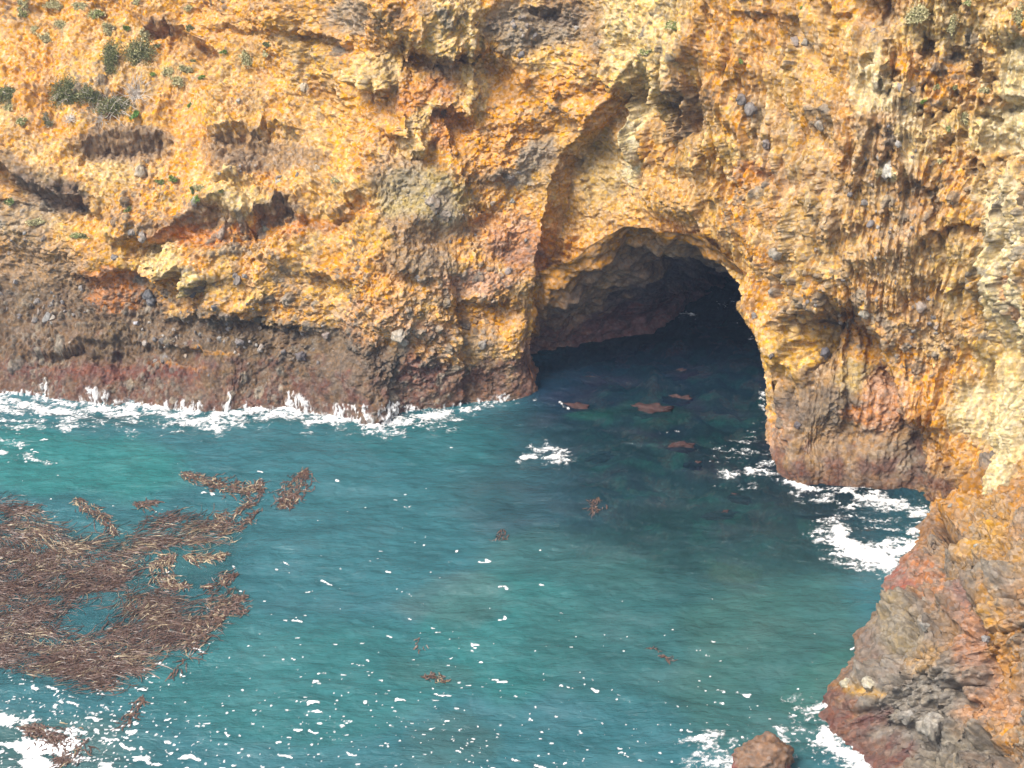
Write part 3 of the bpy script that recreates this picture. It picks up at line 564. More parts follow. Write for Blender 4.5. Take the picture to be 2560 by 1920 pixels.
H_BLOBS = [(2308,1565,14,16,.35,3),(2180,1700,24,20,.4,3),(2110,1700,18,14,.3,3),(2260,1780,36,34,.4,3),(2340,1800,60,50,.4,3),(2380,1900,60,40,.5,3),(2240,1540,40,60,.4,2),(2470,1480,40,50,.4,2),(2430,1600,30,60,-.3,2),(2350,1420,30,26,-.3,2),(2290,1480,10,14,-.5,3)]
HD = np.zeros(hpx.shape); HD = apply_lips(HD, hwx, hwy, [(p_, d_*1.1, c_*1.0, b_*.7, e_) for p_, d_, c_, b_, e_ in H_LIPS]); HD = apply_blobs(HD, hwx, hwy, H_BLOBS)
U, Vv = ES+60, tt
hcob1, hon1, hid1 = cobbles(U, Vv, .75, .30, 301, .55); hcob2, hon2, hid2 = cobbles(U+4, Vv, .34, .15, 302, .35); hcob3, hon3, hid3 = cobbles(U+9, Vv, .17, .07, 303, .3)
hz_ = sm(-.15, .3, fbm(U*.3, Vv*.3, 3, 305)+.1)
hl1, _, _ = worley(U*3.1, Vv*3.3, 316); hl2, _, _ = worley(U*6.5, Vv*6.3, 317)
hb1, hb2, hbi = worley(U*.55+.5*fbm(U*.5, Vv*.5, 3, 318), Vv*.5+.5*fbm(U*.5+9, Vv*.5, 3, 319), 315)
HD += (-(hb1-.45)*.9+(hbi-.5)*.7*sm(0, .25, hb2-hb1)-.35*(1-sm(0, .10, hb2-hb1)))*sm(.3, 2, tt)
HD += fbm(U*.25, Vv*.25, 3, 311)*.9+fbm(U*.9, Vv*.9, 4, 312)*.36+(np.abs(fbm(U*.8, Vv*.8, 4, 313))-.2)*.3+fbm(U*4, Vv*4, 3, 314)*.10-(hl1-.4)*.16-(hl2-.4)*.09+(hcob1+hcob2)*hz_+hcob3
HD *= .35+.65*sm(0, 1.8, tt)
HW = HP+HN*HD[..., None]
NW = grid_normals(HW); NW *= np.where(((HN*NW).sum(-1, keepdims=True) < 0), -1, 1)
HW = HW+NW*(.09*pn3(HW, 1.9, 154)+.05*pn3(HW, 4.3, 155)+.03*pn3(HW, 9, 156))[..., None]
mf = fbm(U*1.2, Vv*1.2, 4, 321)
HCc = lerp((.28,.18,.105), (.36,.19,.08), .5+fbm(U*.3, Vv*.3, 3, 322)*1.5)
HCc = HCc+(np.array(GRY)-HCc)*(sm(-.1, .35, fbm(U*.4, Vv*.4, 4, 323))*.85)[..., None]
H_COLS = [(2420,1290,200,100,0,OR,.75),(2480,1420,120,60,0,TAN,.6),(2250,1640,150,90,-60,GRY,.8),(2300,1780,170,110,0,(.22,.19,.155),.9),(2180,1690,60,40,0,GRY,.9),(2130,1725,70,14,6,YE,.8),(2110,1700,30,16,0,OLV,.6),(2240,1560,60,60,0,OLV,.5),(2340,1330,40,30,0,BRN,.8),(2360,1400,40,40,0,BRN,.7),
 (2290,1420,46,34,-20,(.45,.19,.09),.85),(2240,1450,30,40,0,(.42,.13,.09),.8),(2320,1460,50,30,10,RUST,.7),(2400,1500,30,60,0,(.28,.15,.12),.8),(2360,1540,50,50,0,BRN,.6),(2420,1610,30,90,0,PINK,.85),(2450,1700,50,60,0,PINK,.8),
 (2480,1780,90,50,10,(.52,.27,.13),.8),(2540,1860,80,40,20,OR,.8),(2420,1830,50,30,0,BRN,.6),(2470,1350,50,60,0,YE,.6),(2440,1260,60,40,0,OR,.7),(2500,1300,60,40,0,TAN,.7),(2400,1240,50,24,0,OR,.7),(2440,1440,40,40,0,GRY,.8),(2490,1560,40,60,0,TAN,.7),
 (2540,1480,30,40,0,GRY,.4),(2520,1640,50,90,0,OR,.6),(2400,1700,60,40,0,GRY,.6),(2380,1900,90,60,0,(.23,.2,.15),.8),(2480,1910,60,26,0,DK,.7),(2300,1640,60,40,0,TAN,.5)]
HCc = apply_cols(HCc, hwx, hwy, H_COLS)
for on, kk, ids in ((hon1, .45, hid1), (hon2, .4, hid2), (hon3, .3, hid3)):
    HCc = HCc+(lerp((.16,.14,.12), (.36,.31,.24), (ids*7.9) % 1)-HCc)*(on*hz_*kk)[..., None]
hm = sm(1.6, .6, hz+.7*mf)*(.35*sm(1250, 1330, hpy)+.65*sm(1660, 1760, hpy))
HCc = HCc+(lerp((.13,.045,.042), (.17,.085,.06), .5+mf)-HCc)*(hm*.9)[..., None]
HCc *= .76*(1+.28*fbm(U*3.1, Vv*3.1, 3, 331))[..., None]
headland = new_mesh('headland', HW.reshape(-1, 3), grid_faces(HR, HC), HCc.reshape(-1, 3), True, M_ROCK); tag(headland, kind='structure')
hfx, hfy, hfd = proj(HW[..., 0], HW[..., 1], HW[..., 2])
HNN = grid_normals(HW); HNN *= np.where(HNN[..., 2:3] < 0, -1, 1)
HEAD = (hfx, hfy, hfd, HW, HNN)

def on_rock(px, py, which=WALL, r=5):
    X, Y, Dd, Pp, Nr = which
    m = (np.abs(X-px) < r) & (np.abs(Y-py) < r)
    idx = np.flatnonzero(m)
    if len(idx) == 0: return None
    j = idx[np.argmin(Dd.ravel()[idx])]
    return Vector(Pp.reshape(-1, 3)[j]), Vector(Nr.reshape(-1, 3)[j])

# ------------------------------------------------------------ the sea
gx = np.concatenate([-np.geomspace(2500, 36, 40), np.linspace(-35, 26, 1150), np.geomspace(27, 2500, 40)])
gy = np.concatenate([-np.geomspace(1500, 20, 14), np.linspace(0, 38, 12), np.linspace(39, 97, 640), np.geomspace(98, 3000, 40)])
SX, SY = np.meshgrid(gx, gy)
near = sm(120, 60, np.abs(SX))*sm(140, 100, SY)*sm(10, 38, SY)
def wave(x, y):
    a = x*.35+y*.9
    z = .22*fbm(x*.10, y*.26, 3, 401)+.07*fbm(x*.5+y*.15, y*1.1, 3, 405)+.022*(ridged(x*1.1+y*.3, y*2.4, 3, 409)-.3)+.012*fbm(x*3.5, y*6, 2, 413)
    return z
SZ = wave(SX, SY)*near
spx, spy, _ = proj(SX, SY, SZ)
sw = 110*fbm(SX*.16, SY*.22, 5, 421); sw2 = 90*fbm(SX*.16+9, SY*.22, 5, 422)
TEAL = (.031,.120,.142); CYAN = (.020,.185,.165); NAVY = (.012,.040,.065); SHADE_TEAL = (.016,.055,.066); GTEAL = (.055,.135,.125)
WC = np.empty(SX.shape+(3,)); WC[:] = TEAL
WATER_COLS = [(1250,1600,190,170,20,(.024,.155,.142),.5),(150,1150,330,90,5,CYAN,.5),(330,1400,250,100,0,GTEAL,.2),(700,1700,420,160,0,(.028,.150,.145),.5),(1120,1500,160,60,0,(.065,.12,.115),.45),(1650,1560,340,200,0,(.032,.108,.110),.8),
 (1950,1650,250,250,0,(.040,.112,.102),.7),(1600,1250,450,150,0,(.024,.07,.085),.9),(1500,1380,330,90,0,(.04,.115,.115),.6),(1850,1350,320,140,0,(.018,.055,.062),.95),(1650,1080,400,140,0,SHADE_TEAL,.95),(1950,1180,260,90,10,(.014,.042,.055),.95),(1640,930,340,140,0,NAVY,.95),(1750,790,300,100,0,(.010,.022,.045),.95),  # dark patches towards the cave: reef below plus painted shade and cliff reflection
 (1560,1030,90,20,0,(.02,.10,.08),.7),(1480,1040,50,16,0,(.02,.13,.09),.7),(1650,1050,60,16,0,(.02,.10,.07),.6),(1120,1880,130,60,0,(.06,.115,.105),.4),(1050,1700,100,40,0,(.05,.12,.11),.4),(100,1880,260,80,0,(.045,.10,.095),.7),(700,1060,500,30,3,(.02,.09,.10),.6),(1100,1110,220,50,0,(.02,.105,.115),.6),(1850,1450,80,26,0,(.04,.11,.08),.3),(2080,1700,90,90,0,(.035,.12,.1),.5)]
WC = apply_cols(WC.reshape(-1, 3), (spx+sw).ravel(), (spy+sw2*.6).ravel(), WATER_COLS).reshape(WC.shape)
mott = fbm(SX*.35, SY*.55, 5, 431)
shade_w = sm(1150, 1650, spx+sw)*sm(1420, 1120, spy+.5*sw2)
WC *= (1-.50*shade_w)[..., None]; WC *= 1+shade_w[..., None]*np.array((-.05, -.18, .12))  # cliff shade before the cave, multiplied into the water colour
WC *= .97*(1+.34*mott+.14*fbm(SX*1.6, SY*3, 3, 433))[..., None]
WC[..., 0] += .02*np.clip(mott, 0, 1)
rocky = sm(1350, 1500, spx)*sm(1500, 1250, spy)
clear = np.clip(.16+.27*rocky+.1*mott, .08, .48)
_kd = poly_sd(spx+.3*sw, spy+.2*sw2, [(-80,1235),(60,1268),(230,1342),(340,1295),(640,1290),(640,1560),(430,1660),(240,1765),(-80,1690)])
clear = np.maximum(clear, .36*sm(60, -70, _kd))
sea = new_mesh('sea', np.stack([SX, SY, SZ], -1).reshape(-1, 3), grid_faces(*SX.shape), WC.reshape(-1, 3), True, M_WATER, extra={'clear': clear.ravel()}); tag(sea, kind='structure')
def wz(x, y): return float(wave(np.array([x], F32), np.array([y], F32))[0])
# sea bed
qx = np.concatenate([-np.geomspace(2500, 42, 16), np.linspace(-40, 30, 560), np.geomspace(32, 2500, 16)]); qy = np.concatenate([-np.geomspace(1500, 20, 8), np.linspace(5, 98, 560), np.geomspace(100, 3000, 16)])
QX, QY = np.meshgrid(qx, qy)
qpx, qpy, _ = proj(QX, QY, QX*0)
rk = sm(1250, 1500, qpx)*sm(1450, 1250, qpy)
QZ = -2.6+1.0*fbm(QX*.15, QY*.15, 4, 441)+rk*(.8+.55*fbm(QX*.45, QY*.45, 5, 445))
QZ = np.minimum(QZ, -.35)
QC = lerp((.10,.12,.08), (.34,.30,.20), .45+fbm(QX*.3, QY*.3, 4, 451)*1.6)
QC = QC+(np.array((.09,.085,.075))-QC)*(rk*.85)[..., None]
QC = QC+(np.array((.50,.17,.13))-QC)*(rk*sm(.16, .3, fbm(QX*.7, QY*.9, 5, 455))*.85)[..., None]
QC = QC+(np.array((.10,.28,.20))-QC)*(rk*sm(.16, .34, fbm(QX*.6+30, QY*.8, 5, 457))*.5)[..., None]
bed = new_mesh('seabed', np.stack([QX, QY, QZ], -1).reshape(-1, 3), grid_faces(*QX.shape), QC.reshape(-1, 3), True, M_ROCK); tag(bed, kind='structure')

# ------------------------------------------------------------ foam: real patches of foam lying on the water
FX = np.linspace(-29, 24, 1500); FY = np.linspace(43, 90, 900)
fX, fY = np.meshgrid(FX, FY); fZ = wave(fX, fY)
ppx, ppy, _ = proj(fX, fY, fZ)
wp1 = 14*fbm(fX*.7, fY*.9, 4, 501)+5*pn(fX*4, fY*5, 502); wp2 = 9*fbm(fX*.7, fY*.9, 4, 503)+4*pn(fX*4, fY*5, 504)
qx_, qy_ = ppx+wp1, ppy+wp2
# surf strokes: polyline, half width px, strength
SURF = [([(-60,1000),(60,1020),(160,1030),(250,1022),(330,1030)],34,1.5),([(-60,1040),(80,1060),(200,1050)],22,.9),([(370,1020),(420,1040),(500,1052),(560,1048),(610,1028),(680,1020)],26,1.6),([(420,1070),(520,1085),(600,1060)],8,.55),
 ([(680,1028),(780,1042),(880,1050),(960,1065),(1040,1050),(1120,1040)],22,1.6),([(900,1052),(960,1072),(1010,1055)],18,1.6),([(1150,1025),(1200,1010),(1250,992),(1285,985)],14,1.3),([(1280,996),(1340,1000)],5,.9),
 ([(1130,1040),(1180,1025)],12,1.0),([(1345,1125),(1375,1135),(1412,1155)],14,1.8),([(1300,1148),(1340,1140)],6,.8),([(1360,1160),(1412,1158)],6,1.0),
 ([(1910,1070),(1890,1100),(1850,1130),(1800,1120)],20,.75),([(1945,1150),(1900,1180),(1820,1190)],22,.95),([(1960,1205),(2040,1225),(2130,1228),(2200,1240),(2300,1275)],9,1.0),([(1930,1200),(2010,1240),(2100,1262)],14,.8),
 ([(2150,1240),(2230,1262),(2300,1285)],20,1.7),([(2100,1285),(2150,1255),(2220,1250)],7,.8),([(2110,1290),(2180,1310),(2260,1290)],9,.7),([(2085,1340),(2120,1370),(2180,1395),(2240,1405)],30,2.4),([(2180,1385),(2240,1380),(2290,1360)],28,1.9),([(2060,1330),(2110,1335)],9,.7),([(2270,1330),(2300,1320)],12,1.0),
 ([(2055,1770),(2020,1785),(1985,1765)],20,1.1),([(2060,1830),(2090,1865),(2130,1890),(2170,1925)],34,1.9),([(2110,1860),(2160,1900),(2180,1960)],22,1.5),([(1990,1820),(2030,1860),(2060,1915)],18,.95),
 ([(1735,1885),(1780,1862),(1840,1860)],18,1.2),([(1770,1905),(1840,1912),(1900,1918)],22,1.8),([(1955,1830),(1975,1870),(1950,1915)],12,1.1),([(1715,1900),(1760,1930)],18,1.1),([(1700,1860),(1800,1835)],12,.8),
 ([(1700,785),(1735,788)],7,.8),([(1800,765),(1850,760)],9,.75),([(1830,808),(1850,802)],4,.6),([(1865,845),(1885,847)],4,.7),([(1905,980),(1918,1030)],8,.9),([(1400,1012),(1425,1020)],5,.8),
 ([(-20,1130),(60,1145),(120,1160)],7,.65),([(-20,1100),(60,1110)],10,.6),([(1750,1130),(1790,1150),(1800,1180)],6,.5),([(1650,1090),(1700,1080)],5,.35)]
mask = np.full(fX.shape, -1.0)
for pts, hw, stg in SURF:
    xs = [p[0] for p in pts]; ys = [p[1] for p in pts]; m = (qx_ > min(xs)-hw*5) & (qx_ < max(xs)+hw*5) & (qy_ > min(ys)-hw*5) & (qy_ < max(ys)+hw*5)
    if not m.any(): continue
    d, _, _ = line_sd(qx_[m], qy_[m], pts)
    mask[m] = np.maximum(mask[m], (.60+.30*(hw < 14))*stg*np.exp(-(d/hw)**1.4*.8)-.0)
lx = fX+.35*fbm(fX*1.2, fY*1.5, 3, 511); ly = fY+.35*fbm(fX*1.2, fY*1.5, 3, 512)
w1, w2, _c = worley(lx*1.3, ly*2.0, 521); lace = 1-np.clip((w2-w1)/.16, 0, 1)
w3, w4, _c = worley(lx*3.0, ly*4.4, 525); lace2 = 1-np.clip((w4-w3)/.22, 0, 1)
strm = sm(.0, .5, ridged(lx*.8+ly*.3, ly*3.2, 3, 527))
brk = fbm(fX*.9, fY*1.6, 4, 533)
fv = mask*1.0+(.30*lace+.26*lace2+.30*strm+.32*fbm(fX*5, fY*7, 3, 531)+.75*brk-.66)*sm(-.2, .3, mask)
keep_v = mask > .08
thick = np.clip(sm(.10, 1.05, fv+.18*fbm(fX*6, fY*8, 2, 534)), 0, 1)
vis = (fv > .17) & keep_v
zf = fZ+.03+.10*np.clip(fv-.4, 0, 1.2)+.07*np.clip(fv-.3, 0, 1)*fbm(fX*3, fY*3, 3, 541)
# scattered foam flecks, denser towards the lower left
f_dens = sm(1500, 1660, ppy)*.11+.30*sm(1660, 1900, ppy)+.20*sm(760, 300, ppx)*sm(1620, 1800, ppy)+.012*sm(1250, 1400, ppy)+.35*sm(700, 200, ppx)*sm(1560, 1780, ppy)+.35*sm(420, 60, ppx)*sm(1650, 1900, ppy)+.03*sm(1100, 1250, ppy)*sm(1300, 1000, ppx)+.12*sm(1000, 1100, ppy)*sm(200, 60, ppx)
f_dens *= 1-.45*sm(1400, 1800, ppx); f_dens += .12*sm(1780, 1900, ppy)*sm(900, 300, ppx); f_dens *= .55+1.0*np.clip(fbm(fX*.22, fY*.3, 3, 551)+.25, 0, 1)
ca, _, cid = worley(fX*1.25+fbm(fX*1.5, fY*2, 3, 5)*.6, fY*3.1+fX*.55+fbm(fX*2.2, fY*2.2, 3, 6)*.6, 561); cr = (cid*91.7) % 1
rf1 = (.05+.25*cr**2.4+.05*fbm(fX*3, fY*3, 2, 563))-ca; fl = (cid < f_dens*1.05) & (rf1 > -.03)
cb, _, cid2 = worley(fX*3.1+.4*fbm(fX*3, fY*3, 2, 4), fY*5.0+fX*.9, 565); rf2 = (.07+.17*((cid2*57.3) % 1)**1.5)-cb; fl2 = (cid2 < f_dens*.75) & (ca > .1) & (rf2 > -.03)
corner = sm(520, 40, ppx+(1920-ppy)*.5)*sm(1690, 1860, ppy); shf = fbm(fX*.8+fY*.3, fY*1.4, 5, 571)*1.4+corner*1.05-.75+.35*(lace-.4)+.2*(lace2-.4)
fl3 = (shf > .02) & (corner > .05)
kz = poly_sd(ppx, ppy, [(0,1240),(150,1330),(480,1270),(560,1330),(400,1420),(560,1560),(420,1640),(200,1740),(0,1680)]) < 0
kk_ = ~(kz & (cr > .12))
flk = (fl | fl2 | fl3) & kk_
tf = np.maximum(np.maximum(sm(-.03, .07, rf1)*fl, sm(-.03, .10, rf2)*fl2*.85), sm(.02, .3, shf)*fl3)*kk_
zf = np.where(flk & ~vis, fZ+.035, zf); thick = np.maximum(thick, tf)
on_ = (vis | flk)
FF = grid_faces(*fX.shape); kf = on_.reshape(-1)[FF].sum(1) >= 2
thick = np.where(on_, thick, 0.0)
fv_, ff_, tk_ = drop_unused(np.stack([fX, fY, zf], -1).reshape(-1, 3), FF[kf], thick.ravel())
foam = new_mesh('sea_foam', fv_, ff_, None, True, M_FOAM, extra={'thick': tk_}); tag(foam, 'white lacy surf and scattered foam flecks on the teal water', 'foam', kind='stuff')

# white water running up and down the foot of the cliff
jets = [(35,1000,975,90),(110,990,935,14),(150,975,1000,40),(230,1010,965,20),(260,1015,975,16),(460,1030,998,30),(500,1035,1000,24),(570,1030,980,10),(612,1030,1000,12),(740,1030,985,30),(725,1000,975,12),(770,1035,1000,20),(860,1045,1005,40),(900,1050,1010,26),(980,1050,1000,40),(1040,1045,1010,30),(1150,1020,1000,20),(1250,995,982,24)]
msk = np.zeros(PX.shape); nz = fbm(S*2.6+.5*HH, HH*1.3, 4, 601); nz2 = fbm(S*8, HH*4, 3, 603)
for cx, y0, y1, rx in jets:
    msk = np.maximum(msk, np.exp(-((fx+10*fbm(HH*1.5, S*.5, 2, 605)-cx)/rx)**2)*sm(y1-14, y1+16, fy))
edge_y = np.interp(fx, [0, 300, 560, 800, 945, 1120, 1270], [1000, 1012, 1022, 1030, 1045, 1025, 995])
base_w = np.exp(-np.clip(edge_y-8-fy, 0, 99)/(9+16*np.clip(fbm(S*.6, S*.1, 2, 607)+.2, 0, 1)))*(.55+1.2*nz+.6*nz2)*(fx < 1290)
rv_ = np.maximum(msk*(1.0+nz*1.5+nz2*1.3)-.42, base_w*.8-.33)
runs = (rv_ > .05) & (HH < 4.5) & (HH > -.5) & (PX > -250) & (PX < 1320)
RF = FC[runs.reshape(-1)[FC].sum(1) >= 3]
rv, rf_, rt = drop_unused((WP+Nn*(.06+.12*np.clip(rv_, 0, 1))[..., None]).reshape(-1, 3), RF, (np.clip(sm(.05, .9, rv_), 0, 1)*.62*runs).ravel())
spray = new_mesh('surf_spray', rv, rf_, None, True, M_FOAM, extra={'thick': rt}); tag(spray, 'white streaks of surf running down the dark foot of the left cliff', 'spray', kind='stuff')

# ------------------------------------------------------------ rocks
def rock_mesh(name, seed, col, sx=1, sy=1, sz=1, rough=.25, sub=3, weed=None, cut=.42):
    import bmesh
    bm = bmesh.new(); bmesh.ops.create_icosphere(bm, subdivisions=sub, radius=1.0)
    V = np.array([v.co[:] for v in bm.verts]); Fc = np.array([[l.vert.index for l in f.loops] for f in bm.faces]); bm.free()
    rs = np.random.default_rng(seed); n = V.copy()
    for _ in range(9):                                         # facets knocked off a rounded stone
        d = rs.normal(size=3); d /= np.linalg.norm(d); lim = rs.uniform(cut, .88); t = n@d
        n = n-np.outer(np.clip(t-lim, 0, 9)*.85, d)
    r = 1+rough*fbm(V[:, 0]*1.6+seed, V[:, 1]*1.6+V[:, 2]*1.3, 4, seed)+rough*.35*fbm(V[:, 0]*6+seed, V[:, 2]*6+V[:, 1]*4, 3, seed+5)
    n = n*r[:, None]*np.array([sx, sy, sz])
    c = np.array(col)*(1+.35*fbm(V[:, 0]*3, V[:, 1]*3+V[:, 2]*2, 3, seed+9))[:, None]
    if weed is not None:
        k_ = sm(weed+.15, weed-.15, n[:, 2]+.15*fbm(V[:, 0]*4, V[:, 1]*4, 2, seed)); c = c+(np.array((.22,.07,.065))-c)*(k_*.85)[:, None]
    me_o = new_mesh(name, n, Fc, c, True, M_COBBLE)
    return me_o
b = at_z(1903, 1895, .3)
bo = rock_mesh('boulder', 21, (.17,.10,.062), 1.15, 1.0, .9, .22, 5, weed=.05, cut=.74); bo.location = (b[0], b[1]-.1, .35)
tag(bo, 'round reddish brown boulder standing alone in the foam at the bottom of the bay', 'boulder')
b = at_z(1085, 1150, 0)
# rocks awash in the shaded water before the cave
AWASH = [(1450,1020,1.0,.28,'low mauve brown rock awash beside a wisp of foam left of the cave mouth'),(1630,1026,1.5,.30,'long reddish rock awash in the middle of the cave entrance'),(1690,994,.8,.25,'small red rock awash just behind the long reddish one'),(1700,1118,.8,.24,'reddish rock awash to the left of the right pillar'),
 (1500,1128,.9,.2,'dim grey brown rock under the surface right of the small breaker'),(1800,1272,.8,.22,'orange brown rock awash furthest down in the dark water'),(1700,925,.9,.2,'dim red rock deep inside the cave mouth'),(1850,1232,.7,.2,'faint red rock near the foot of the right pillar'),(1480,945,.8,.18,'dim grey rock under the surface inside the left of the cave'),(1740,1160,.5,.16,'tiny dark red rock nearest below the one by the pillar'),(2160,1270,1.0,.24,'dark rock washed over by foam rings near the right cliff'),(2180,1325,1.5,.2,'broad dark rock between the two bands of surf at the right')]
for i, (px, py, r, hh_, lab) in enumerate(AWASH):
    x, y, z = at_z(px, py, 0); dark = i >= 10
    o = rock_mesh('sea_rock', 40+i, (.035,.03,.026) if dark else (.05,.024,.021), r, r*.42, .30, .5, 4); o.location = (x, y, wz(x, y)-.40+(.30 if i == 1 else .24 if i in (0, 2, 3) else .12)); o.rotation_euler = (0, 0, i*.7 % .6-.3)
    tag(o, lab, 'rock', 'rocks awash before the cave')
# stones set in the cliff; the largest ones one by one
COB = [(1360,890,.0,0,'')]
BIG = [(1085,492,28,GRY,'cracked grey green stone, largest of those in the middle of the cliff'),(1050,548,10,GRY,'small grey stone left below the cracked grey green one'),(1282,505,9,(.22,.2,.17),'single grey pebble on the yellow rock above the arris foot'),(1108,545,18,GRY,'fractured grey stone below the cracked grey green one'),
 (1268,444,12,(.2,.17,.14),'dark stone at the left end of the pebble row left of the arris'),(1284,450,13,(.24,.2,.17),'grey stone second in the pebble row left of the arris'),(1302,438,10,(.2,.17,.15),'grey stone at the right end of the pebble row left of the arris'),
 (342,418,16,(.36,.30,.22),'pale rounded stone under the dark hollow at the left'),(687,449,12,(.36,.33,.30),'pale grey round stone above the hanging tooth of rock'),(603,258,8,(.30,.27,.23),'small pale stone on the slope right of the shrubs'),
 (765,222,13,(.40,.32,.22),'pale stone near the long crack at the upper left'),(800,420,13,(.38,.30,.2),'tan stone in the slope above the right end of the lower ledge'),(357,594,14,(.24,.2,.17),'grey stone hanging at the left end of the lower ledge'),(328,590,12,(.24,.2,.17),'smaller grey stone left of the one under the lower ledge'),
 (490,500,14,(.3,.26,.22),'grey stone beside a yellow green tuft'),(545,590,16,(.27,.2,.15),'brown stone at the top of the rusty hollow'),(660,572,13,(.27,.26,.18),'olive stone under the hanging tooth of rock'),(285,640,12,(.17,.15,.14),'dark stone left of the pale hanging lump'),
 (600,698,15,(.18,.15,.13),'dark stone, largest of the cluster right of the pale hanging lumps'),(585,688,10,(.2,.17,.15),'dark stone at the left of that cluster above the dark band'),(620,690,9,(.2,.17,.15),'small dark stone at the right of the same cluster'),(376,728,20,(.12,.115,.12),'long blue black stone below the pale hanging lump'),(375,745,15,(.12,.115,.12),'blue black stone just under the long one'),
 (485,742,16,(.10,.095,.10),'black stone under the smaller hanging lump'),(532,766,10,(.13,.12,.12),'black stone pair to the right below the smaller hanging lump'),(208,728,8,(.3,.27,.25),'small pale grey stone beside the rusty square hollow'),(348,802,8,(.34,.33,.35),'small bluish white stone on the dark slope'),
 (122,792,16,(.2,.19,.18),'large grey stone in the stony slope at the left edge'),(655,880,12,(.3,.25,.21),'pale stone right of the dark conglomerate'),(605,862,12,(.2,.17,.16),'dark stone left of the pale one in the conglomerate'),(740,888,16,(.12,.1,.1),'black stone in a socket near the middle of the foot'),(820,840,12,(.25,.19,.16),'round brown stone on the slope above the black socketed one'),
 (372,860,9,(.33,.28,.24),'small pale stone low in the conglomerate'),(1000,842,20,(.34,.28,.21),'cracked pale stone in the tall dark fissure'),(1005,862,14,(.3,.25,.2),'lower cracked stone in the tall dark fissure'),(1195,855,16,(.27,.23,.19),'grey stone in the recess of the cave pillar'),(1040,700,12,(.2,.17,.15),'round dark stone below the brown block'),(1275,672,12,(.24,.19,.17),'grey stone in the purplish rock left of the cave'),
 (2215,430,22,(.50,.45,.38),'whitish stone, largest on the right cliff'),(2222,448,12,(.22,.19,.17),'dark stone touching the whitish one from below'),(2302,758,22,(.36,.29,.24),'big pinkish grey stone low on the right cliff'),(2322,752,12,(.2,.17,.16),'dark stone beside the pinkish grey one'),(2152,502,14,(.2,.17,.15),'round dark stone below the yellow stain'),(2168,785,16,(.27,.24,.19),'tall grey stone on the fold above the right pillar'),
 (1865,250,15,(.17,.14,.125),'upper dark lump on the tan wall above the cave'),(1868,285,17,(.16,.135,.12),'lower dark lump on the tan wall above the cave'),(1988,100,16,(.25,.2,.17),'grey brown stone near the top above the cave'),(2012,110,14,(.27,.23,.18),'paler stone right of the grey brown one near the top'),(1920,355,14,(.22,.18,.16),'dark stone left of the ochre patch'),(2055,320,17,(.27,.22,.17),'banded brown stone right of the ochre patch'),
 (2180,70,12,(.3,.25,.22),'grey stone in the whitish drapery at the top'),(2245,215,13,(.28,.24,.21),'grey stone below the honeycomb holes'),(2282,214,12,(.33,.26,.22),'pinkish stone right of the grey one below the holes'),(1936,645,14,(.26,.22,.17),'grey stone on the rim of the cave to the right'),(1925,625,14,(.26,.22,.17),'grey stone above the one on the cave rim'),(1885,790,8,(.2,.17,.15),'tiny dark stone on the edge right of the cave'),
 (1922,735,8,(.24,.21,.18),'small grey stone near the edge right of the cave'),(1925,900,10,(.13,.11,.1),'black stone on the edge of the right pillar'),(2060,885,14,(.13,.12,.13),'blue black stone in the hollow of the right pillar'),(1992,1068,10,(.12,.1,.1),'black stone on the lower right pillar'),(2330,795,11,(.2,.17,.15),'dark stone below the pinkish grey one'),(2190,395,10,(.24,.21,.18),'grey stone above the whitish one'),(2240,355,10,(.3,.27,.24),'grey stone on the whitish drapery')]
BIGH = [(2308,1565,17,(.24,.22,.19),'round grey stone beside the long crack on the near rocks'),(2180,1708,24,(.33,.29,.21),'big pale grey stone near the point of the near rocks'),(2112,1704,17,(.34,.30,.21),'pale stone at the outer edge of the near rocks'),(2345,1812,40,(.25,.22,.18),'huge cracked grey boulder at the bottom right'),(2268,1782,26,(.22,.195,.165),'dark rounded boulder left of the huge cracked one'),(2432,1358,8,(.3,.28,.24),'tiny grey stone above the near hollow'),(2475,1600,12,(.22,.2,.19),'dark stone on the upper near rocks'),(2375,1262,8,(.22,.2,.17),'small dark stone by the hollow of the near rocks')]
def place_stone(px, py, rpx, col, lab, which, seed, group=None):
    q_ = on_rock(px, py, which)
    if q_ is None: return
    p, n = q_; d = proj(p.x, p.y, p.z)[2]; r = rpx*d/FPX
    rs = random.Random(seed)
    o = rock_mesh('stone', seed, col, r*rs.uniform(.9, 1.15), r*rs.uniform(.75, 1.0), r*rs.uniform(.85, 1.1), .3, 4)
    o.location = p-n*r*.5; o.rotation_euler = (rs.uniform(-.6, .6), rs.uniform(-.6, .6), rs.uniform(0, 6))
    tag(o, lab, 'stone', group or 'stones set in the cliff')
for i, (px, py, r, c, lab) in enumerate(BIG): place_stone(px, py, r, c, lab, WALL, 100+i)
for i, (px, py, r, c, lab) in enumerate(BIGH): place_stone(px, py, r, c, lab, HEAD, 200+i, 'stones set in the near rocks')
# many alike cobbles in the stony slope and on the right wall: copies of a few
protos = []
def cobble_copy(px, py, rpx, lab, group, j):
    q_ = on_rock(px, py)
    if q_ is None: return
    p, n = q_; d = proj(p.x, p.y, p.z)[2]; r = rpx*d/FPX
    if len(protos) < 8:
        c = [(.16,.14,.13), (.24,.21,.19), (.20,.16,.13), (.30,.26,.22), (.13,.115,.11), (.22,.2,.18), (.27,.21,.16), (.17,.15,.145)][len(protos)]
        o = rock_mesh('cobble', 300+len(protos), c, 1, .85, .9, .2, 3); protos.append(o)
    else:
        o = protos[j % 8].copy(); COL.objects.link(o)
    rs = random.Random(j)
    o.scale = (r*rs.uniform(.85, 1.3), r*rs.uniform(.8, 1.1), r*rs.uniform(.8, 1.1)); o.location = p-n*r*.45; o.rotation_euler = (rs.uniform(-1, 1), rs.uniform(-1, 1), rs.uniform(0, 6))
    tag(o, lab, 'cobble', group)
